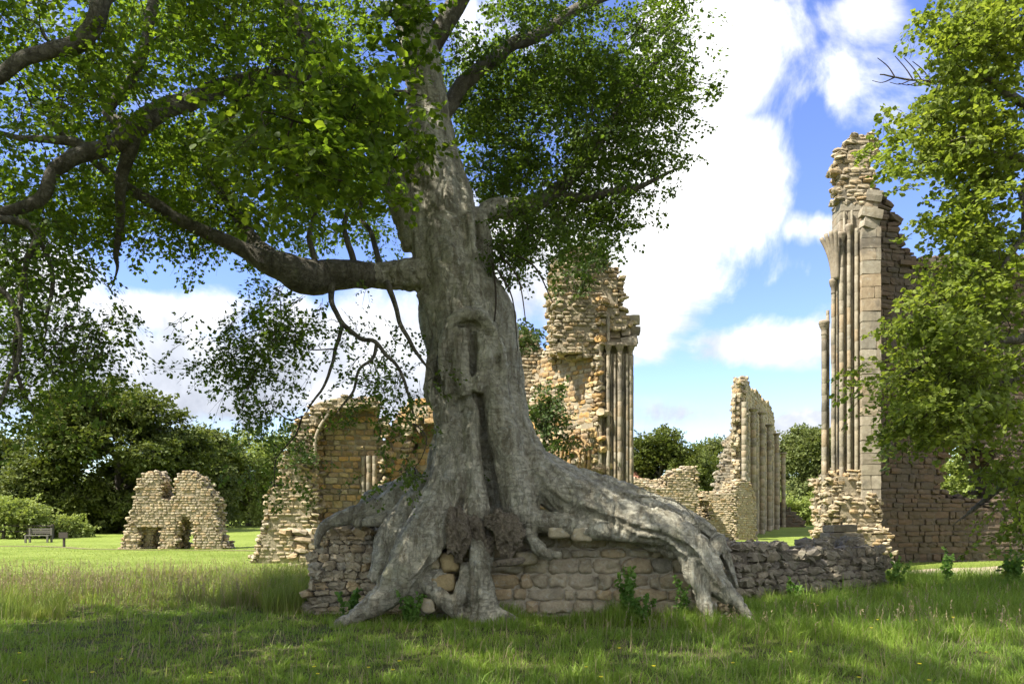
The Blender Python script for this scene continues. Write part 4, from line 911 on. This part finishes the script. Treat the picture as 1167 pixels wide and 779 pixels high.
# ------------------------------------------------------------------ trees in the distance
def bg(label, px, top, Y, wpx, mt, seed, **k):
    x = (px-CX)/F*Y; z0 = float(gh(x, Y)); h = CH-(top-HY)/F*Y-z0; w = wpx/F*Y
    return lobes_tree(k.pop('name', 'broadleaf_tree'), label, (x, Y), h, w, mt, seed, **k)
G1 = 'trees beyond the lawn'
bg('big round-headed dark green tree behind the small ruin', 135, 443, 55, 158, M['fardark'], 31, n=640, nsp=8, nleaf=22, leaf=.26, low=.02, group=G1, wmid=.5)
bg('feathery olive tree just right of the big round-headed one', 235, 486, 66, 60, M['farmid'], 32, n=240, leaf=.25, low=.03, group=G1, nsp=7, nleaf=20)
bg('paler bushy tree at the edge of the chapel ruin', 283, 486, 72, 80, M['farpale'], 33, n=260, leaf=.26, low=.02, group=G1, nsp=7, nleaf=20)
bg('tree with a bright rounded crown half hidden behind the chapel ruin', 330, 505, 78, 60, M['farpale'], 34, n=160, leaf=.28, low=.02, group=G1)
bg('dark tree at the far left edge under the hanging beech branches', -8, 492, 58, 100, M['fardark'], 35, n=320, leaf=.27, low=.02, group=G1, nsp=7, nleaf=20)
bg('lower mid green tree between the left edge and the big round-headed one', 44, 535, 52, 60, M['farmid'], 36, n=260, leaf=.24, low=.0, group=G1, nsp=7, nleaf=20)
bg('tree outside the left edge of the lawn', -95, 500, 60, 120, M['farmid'], 37, n=200, leaf=.3, low=.0, group=G1)
bg('rounded pale bush on the lawn edge below the big tree', 76, 590, 46, 36, M['farpale'], 38, n=70, leaf=.16, low=.0, cat='bush', name='bush', group='bushes along the lawn edge')
bg('low wide bush at the left edge behind the bench', 20, 572, 44, 60, M['farpale'], 39, n=110, leaf=.17, low=.0, cat='bush', name='bush', group='bushes along the lawn edge')
bg('dark flat-layered cedar above the low ruins in the middle distance', 752, 490, 80, 84, M['fardark'], 41, n=330, leaf=.28, low=.05, group=G1, name='cedar_tree', shape='round', nsp=7, nleaf=22)
bg('dark tree between the cedar and the far nave wall', 796, 510, 84, 60, M['fardark'], 42, n=200, leaf=.28, low=.02, group=G1, nsp=7, nleaf=20)
bg('tree touching the left slope of the far nave wall', 822, 498, 88, 50, M['farmid'], 43, n=200, leaf=.28, low=.05, group=G1, nsp=7, nleaf=18)
bg('tall grey-green tree between the far nave wall and the right pier', 915, 483, 92, 74, M['farmid'], 44, n=420, leaf=.30, low=.02, group=G1, nsp=8, nleaf=20, wmid=.5)
bg('grey-green tree mostly hidden behind the right pier', 968, 500, 96, 74, M['farmid'], 45, n=240, leaf=.32, low=.02, group=G1)
bg('pale bush over the dark garden wall fragment', 906, 570, 70, 36, M['farpale'], 46, n=80, leaf=.22, low=.0, cat='bush', name='bush', group='bushes along the lawn edge')
bg('bright green bush against the right pier at the end of the lawn', 933, 562, 74, 26, M['farpale'], 47, n=80, leaf=.22, low=.0, cat='bush', name='bush', group='bushes along the lawn edge')
bg('bright bush seen through the arched opening in the dark wall', 1100, 520, 45, 90, M['farpale'], 48, n=160, leaf=.22, low=.0, cat='bush', name='bush', group='bushes along the lawn edge')
bg('tree seen in the gap behind the tall pier and the trunk', 640, 500, 90, 90, M['farmid'], 49, n=160, leaf=.3, low=.02, group=G1)
def far_wood():
    rr = np.random.default_rng(6); n = 1500; px = rr.uniform(-700, 1900, n); Y = rr.uniform(120, 150, n); x = (px-CX)/F*Y
    h = 6+3*fbm(np.stack([x*.05, x*0, x*0], 1), 3, 8); cl = np.stack([x, Y, gh(x, Y)+h*rr.uniform(0, 1, n)**.7], 1)
    d = rr.normal(size=cl.shape)+np.array([0,-.8,.6]); fm = MB(); foliage(fm, None, cl, d, rr, 6, 14, .55, 2.6, 4, 1.0, .2, .5)
    o = fm.build('far_wood', M['farmid']); tag(o, 'low band of distant woodland along the horizon', 'woodland', None, 'stuff')
far_wood()
# ------------------------------------------------------------------ plants on the ruins and at the wall foot
def ivy(label, zs, seed, n_=10, ls=.10, name='ivy', mt='ivy', cat='ivy'):
    rr = np.random.default_rng(seed); cl = np.vstack([zone(rr, *z) for z in zs]); fm = MB(); tw = MB()
    foliage(fm, tw, cl, rr.normal(size=cl.shape)+np.array([0,-.6,.0]), rr, n_, 16, ls, .4, 4, .25, .3, .6, .006)
    c = cl.mean(0); root = empty(name, (c[0], c[1], cl[:, 2].min()), label, cat); fm.build('leaves', M[mt], root); tag(tw.build('stems', M['twig'], root), kind='stuff')
ivy('dark shrubby ivy clinging to the flank of the tall pier beside the trunk', [(622,465,16,24,21.5,22.6,16),(630,500,14,20,21.6,22.6,6)], 51)
ivy('ivy draped over the wall fragment in the gap beside the trunk', [(600,385,12,18,25.5,26.6,9)], 52)
ivy('leafy growth on the crest of the tall pier by the beech foliage', [(660,290,32,14,22,23,9),(650,320,16,14,21.9,22.4,4)], 53)
ivy('patch of greenery on the left shoulder of the chapel ruin', [(338,505,12,28,21.6,22.2,5)], 54)
def weed(label, px, py, Y, h, seed, n=9, ls=.09, group='leafy weeds by the old wall'):
    rr = np.random.default_rng(seed); b = P(px, py, Y); z0 = float(gh(b[0], Y)); root = empty('weed', (b[0], Y, z0), label, 'plant', group); st = MB(); lf = MB()
    for k in range(n):
        a = rr.uniform(0, 6.28); e = np.array([math.cos(a)*.22*h, math.sin(a)*.22*h-.03, h*rr.uniform(.5, 1.05)]); o = np.array([b[0]+.06*rr.normal(), Y+.04*rr.normal(), z0])
        s = spline([o, o+e*np.array([.3,.3,.55]), o+e], 5); tube(st, s, np.linspace(.005, .002, len(s)), 4, cap=False)
        for t in range(2, len(s)):
            m_ = 5; ax = rr.normal(size=(m_, 3))+np.array([0,-.2,.1]); nr = np.array([0,-.5,.9])+.4*rr.normal(size=(m_, 3)); leaves(lf, np.repeat(s[t][None], m_, 0), ax, nr, ls*.72*rr.uniform(.5, 1.2, m_), 6, .8)
    st.build('stems', M['plant'], root); lf.build('leaves', M['plant'], root)
weed('tall bright nettle-like weed against the squared stones of the root wall', 716, 705, 9.75, .72, 61, 7, .11)
weed('small bright weed in front of the squared stones, lower than its neighbour', 730, 712, 9.6, .42, 62, 7)
weed('pale leafy seedling beside the left foot root', 470, 700, 9.6, .45, 63, 9, .08)
weed('broad-leaved seedling between the rubble wall end and the left root', 405, 690, 10.3, .42, 64, 9, .10)
weed('thin weed climbing beside the jammed stones', 478, 690, 9.9, .75, 65, 3, .06)
weed('dark weed growing where the right root meets the low wall', 775, 660, 9.75, .62, 66, 6, .07)
weed('leafy weed on the wall end right of the tall pier footing', 1020, 680, 13.6, .75, 67, 8, .10)
weed('white-topped tall weed in front of the dark wall', 1083, 680, 14.5, .8, 68, 5, .11)
weed('bushy weed in the shade at the right edge', 1150, 690, 13.5, .8, 69, 10, .12)
weed('weed tuft in the grass below the low mossy wall', 905, 690, 11.4, .45, 70, 9, .08)
# ------------------------------------------------------------------ bench, post, fence
def bench():
    b = P(44, 622, 38); z0 = float(gh(b[0], b[1])); root = empty('park_bench', (b[0], b[1], z0), 'weathered wooden bench at the far left edge of the lawn', 'bench'); o = (b[0], b[1])
    for nm, L in (('seat', [(-.6,-.22,.36,.6,.2,.41)]), ('backrest', [(-.6,.2,.48+.1*k,.6,.24,.55+.1*k) for k in range(3)])):
        c = MB()
        for q in L: box(c, (q[0], q[1], q[2]+z0), (q[3], q[4], q[5]+z0), .1, o)
        c.build(nm, M['wood'], root)
    for x in (-.54, .54):
        for y, t in ((-.2, .36), (.2, .78)):
            c = MB(); box(c, (x-.04, y-.04, z0-.05), (x+.04, y+.04, z0+t), .1, o); c.build('leg', M['wood'], root)
bench()
def notice():
    b = P(73, 630, 32.5); z0 = float(gh(b[0], b[1])); root = empty('notice_post', (b[0], b[1], z0), 'little dark notice on a short post right of the bench', 'sign')
    c = MB(); box(c, (-.04,-.04,z0-.1),(.04,.04,z0+.6),0,(b[0],b[1])); c.build('post', M['darkwood'], root)
    c = MB(); box(c, (-.2,-.07,z0+.42),(.2,-.045,z0+.68),0,(b[0],b[1])); c.build('panel', M['darkwood'], root)
notice()
def fence():
    a = np.array([(-110-CX)/F*42, 42]); b = np.array([(60-CX)/F*43, 43]); root = empty('wooden_fence', (a[0], a[1], float(gh(*a))), 'low dark post and rail fence under the trees at the far left', 'fence')
    n = 7; p = [a+(b-a)*i/(n-1) for i in range(n)]
    for q in p: z = float(gh(*q)); c = MB(); box(c, (-.06,-.06,z-.2),(.06,.06,z+.9),.05,tuple(q)); c.build('post', M['darkwood'], root)
    for h in (.45, .78):
        c = MB(); tube(c, np.array([[q[0], q[1]-.08, float(gh(*q))+h] for q in p]), np.full(n, .045), 6); c.build('rail', M['darkwood'], root)
fence()
# ------------------------------------------------------------------ grass
def blades(mb, x, y, h, w, rr, lean=.35, tuft=0):
    n = len(x); b = rr.uniform(0, 2*np.pi, n)
    if tuft:                                            # blades of a tuft fan out from its heart
        nt = n//tuft; k = np.repeat(np.arange(nt), tuft); k = np.r_[k, np.zeros(n-len(k), int)]; ts = rr.uniform(.6, 1.5, nt)
        rad = .055*np.abs(rr.normal(size=n))*ts[k]; x = x[:nt][k]+rad*np.cos(b); y = y[:nt][k]+rad*np.sin(b); h = h[:nt][k]*rr.uniform(.5, 1.15, n)*ts[k]**.7; w = w*1.0; lean = lean*1.25
    z = gh(x, y)-.01; a = rr.uniform(0, 2*np.pi, n); cx, sx = np.cos(a), np.sin(a)
    l = h*np.abs(rr.normal(size=n))*lean; lx, ly = np.cos(b)*l+.06*h, np.sin(b)*l
    hh = h*rr.uniform(.85, 1.0, n); o = np.stack([x, y, z], 1); sd = np.stack([cx, sx, 0*x], 1)*w[:, None]/2
    mid = o+np.stack([lx*.35, ly*.35, hh*.6], 1); tip = o+np.stack([lx, ly, hh*.92], 1)
    v = np.stack([o-sd, o+sd, mid+sd*.75, mid-sd*.75, tip], 1).reshape(-1, 3); k = np.arange(n)[:, None]*5
    mb.add(v, k+np.array([0,1,2,3]), k+np.array([3,2,4]))
def clear(x, y):
    px = CX+F*x/y
    return ~((y > 10.2) & (y < 12.2) & (px > 478) & (px < 840)) & ~((y > 10.9) & (y < 12) & (px > 352) & (px < 480))
def scatter(rr, n, px0, px1, y0, y1, pw=1.0):
    t = rr.uniform(0, 1, n); Y = (y0**(1-pw)+(y1**(1-pw)-y0**(1-pw))*t)**(1/(1-pw)) if pw != 1 else y0*(y1/y0)**t
    px = rr.uniform(px0, px1, n); x = (px-CX)/F*Y; return x, Y, px
def grasses():
    rr = np.random.default_rng(14); mb = MB()
    x, y, px = scatter(rr, 300000, -260, 1430, 4.6, 17, 1.3); k = clear(x, y); x, y, px = x[k], y[k], px[k]
    cl = fbm(np.stack([x*1.6, y*1.6, 0*x], 1), 3, 70); cl2 = fbm(np.stack([x*.5, y*.5, 0*x], 1), 2, 72)
    keep = rr.random(len(x)) < .9+.8*cl; x, y, px, cl, cl2 = x[keep], y[keep], px[keep], cl[keep], cl2[keep]
    h = .085+.10*np.clip(cl+.25, 0, 1)+.10*np.clip(cl2, 0, 1)
    h = h+np.where((px > 800) & (y > 8.2), .10, 0)+np.where((px > 860) & (y > 10), .12, 0); h *= .88*rr.uniform(.55, 1.25, len(x))
    h *= np.where((px < 440) & (y > 6) & (y < 10.5), .8, 1)
    m1 = rr.random(len(x)) < .5; wd = rr.uniform(.004, .009, len(x))*(y/8)
    blades(mb, x[m1], y[m1], h[m1]*.8, wd[m1], rr, .5); p_ = rr.permutation(np.where(~m1)[0]); blades(mb, x[p_], y[p_], h[p_]*1.15, wd[p_], rr, .55, 24)
    tag(mb.build('rough_grass', M['grass']), 'shaded rough grass across the foreground', 'grass', None, 'stuff')
    dr = MB(); x, y, px = scatter(rr, 6000, -260, 1430, 4.8, 14, 1.2); k = clear(x, y); x, y = x[k], y[k]
    blades(dr, x, y, rr.uniform(.10, .34, len(x)), rr.uniform(.003, .005, len(x))*(y/7), rr, .5)
    tag(dr.build('dry_stems', M['seed']), 'pale dry stems scattered through the green foreground grass', 'grass', None, 'stuff')
    # tall seeding grass in the sun at the left and right
    mb = MB(); sd = MB()
    x, y, px = scatter(rr, 56000, -350, 350, 11.3, 18.5, 1.2); cl = fbm(np.stack([x*.8, y*.8, 0*x], 1), 3, 75)
    edge = np.clip((y-11.3)/1.5, .2, 1)*np.clip((18.8-y)/2.5, .15, 1); k = rr.random(len(x)) < .7+cl; x, y, px, cl, edge = x[k], y[k], px[k], cl[k], edge[k]
    h = (.13+.20*np.clip(cl+.3, 0, 1)+.26*np.clip((px-180)/160, 0, 1))*edge*rr.uniform(.4, 1.35, len(x)); blades(mb, x, y, h, rr.uniform(.008, .015, len(x))*(y/12), rr, .5, 14)
    for a0, a1, y0, y1, n, hm in ((-30,75,10.5,12.3,3000,.62),(250,350,11.8,15,7000,.75),(840,960,10.8,12.2,5000,.5),(300,345,11,12.5,3000,.6),(1000,1240,12.5,17,8000,.5),(560,700,9.6,10.15,1500,.28),(690,860,9.4,10.2,2600,.36),(860,1020,12,14.5,3000,.4),(775,880,9.1,9.75,1500,.30),(375,480,9.3,9.8,900,.2),(500,600,9.2,9.75,900,.2)):
        X_, Y_, q = scatter(rr, n, a0, a1, y0, y1, 1.2); c_ = fbm(np.stack([X_*2, Y_*2, 0*X_], 1), 2, 79); blades(mb if a0 < 800 and hm > .4 else sd, X_, Y_, (hm*np.clip(.7+c_*1.2, .3, 1.2))*rr.uniform(.5, 1.1, n), rr.uniform(.005, .009, n), rr, .4)
    tag(mb.build('tall_grass', M['meadow']), 'sunlit strip of tall seeding meadow grass at the left', 'grass', None, 'stuff')
    tag(sd.build('wall_foot_grass', M['grass']), 'tufts of long green grass along the foot of the old walls', 'grass', None, 'stuff')
    hd = MB(); x, y, px = scatter(rr, 3400, -300, 350, 11.3, 16, 1.2); X2, Y2, _ = scatter(rr, 330, 640, 1240, 8.2, 13, 1.2); x = np.r_[x, X2]; y = np.r_[y, Y2]; n = len(x)
    hh = rr.uniform(.25, .52, n)*np.where(np.arange(n) > 3400, .75, 1); o = np.stack([x, y, gh(x, y)], 1); e = o+np.stack([.25*hh*rr.normal(size=n)*.6, .15*hh*rr.normal(size=n), hh], 1)
    a = np.stack([o, (o+e)/2+np.array([0,0,.02]), e], 1); ribbon(hd, a, .0022)
    for k in range(4): leaves(hd, e-np.array([0,0,.03*k]), rr.normal(size=(n, 3))*.45+np.array([0,0,1]), rr.normal(size=(n, 3)), np.full(n, .042), 4, .35)
    tag(hd.build('seed_heads', M['seed']), 'fine brownish seed heads over the long grass', 'grass', None, 'stuff')
    # short mown turf further back
    mb = MB(); x, y, px = scatter(rr, 60000, -200, 1400, 16, 34, 1.5); blades(mb, x, y, rr.uniform(.02, .055, len(x)), rr.uniform(.012, .02, len(x))*(y/20), rr, .6)
    tag(mb.build('mown_grass', M['meadow']), 'short mown lawn grass behind the walls', 'grass', None, 'stuff')
grasses()
def buttercups():
    rr = np.random.default_rng(9)
    spots = [(22,741),(28,768),(105,760),(138,747),(240,757),(358,754),(448,753),(455,750),(420,753),(362,760),(668,753),(685,768),(706,738),(745,757),(835,757),(925,686),(932,690),(963,671),(993,714),(1044,706),(1000,707),(1086,705),(1048,757),(1059,771),(1104,668),(1124,739),(979,771),(901,744),(1050,651),(1068,660),(1087,662),(860,640),(1130,655)]
    for i, (px, py) in enumerate(spots):
        Y = 1.28*F/(py-HY+4); Y = min(Y, 15); x = (px-CX)/F*Y; z0 = float(gh(x, Y)); h = .22+.05*rr.random()
        if i == 0: lab = 'yellow buttercup flower on a thin stem in the grass'
        root = empty('buttercup', (x, Y, z0), lab, 'flower', 'yellow buttercups dotted in the grass')
        c = MB(); tube(c, spline([[x, Y, z0], [x+.01, Y, z0+h*.5], [x+.015*rr.normal(), Y, z0+h]], 3), np.full(7, .0018), 4); c.build('stem', M['plant'], root)
        c = MB(); ce = np.array([x, Y, z0+h]); a = np.arange(5)*2*np.pi/5; ax = np.stack([np.cos(a), np.sin(a), .5+0*a], 1); leaves(c, np.repeat(ce[None], 5, 0), ax, np.tile([0,0,1.], (5, 1)), np.full(5, .02), 6, 1.4); c.build('petals', M['yellowpetal'], root)
buttercups()
print('verts', sum(len(m.vertices) for m in bpy.data.meshes))
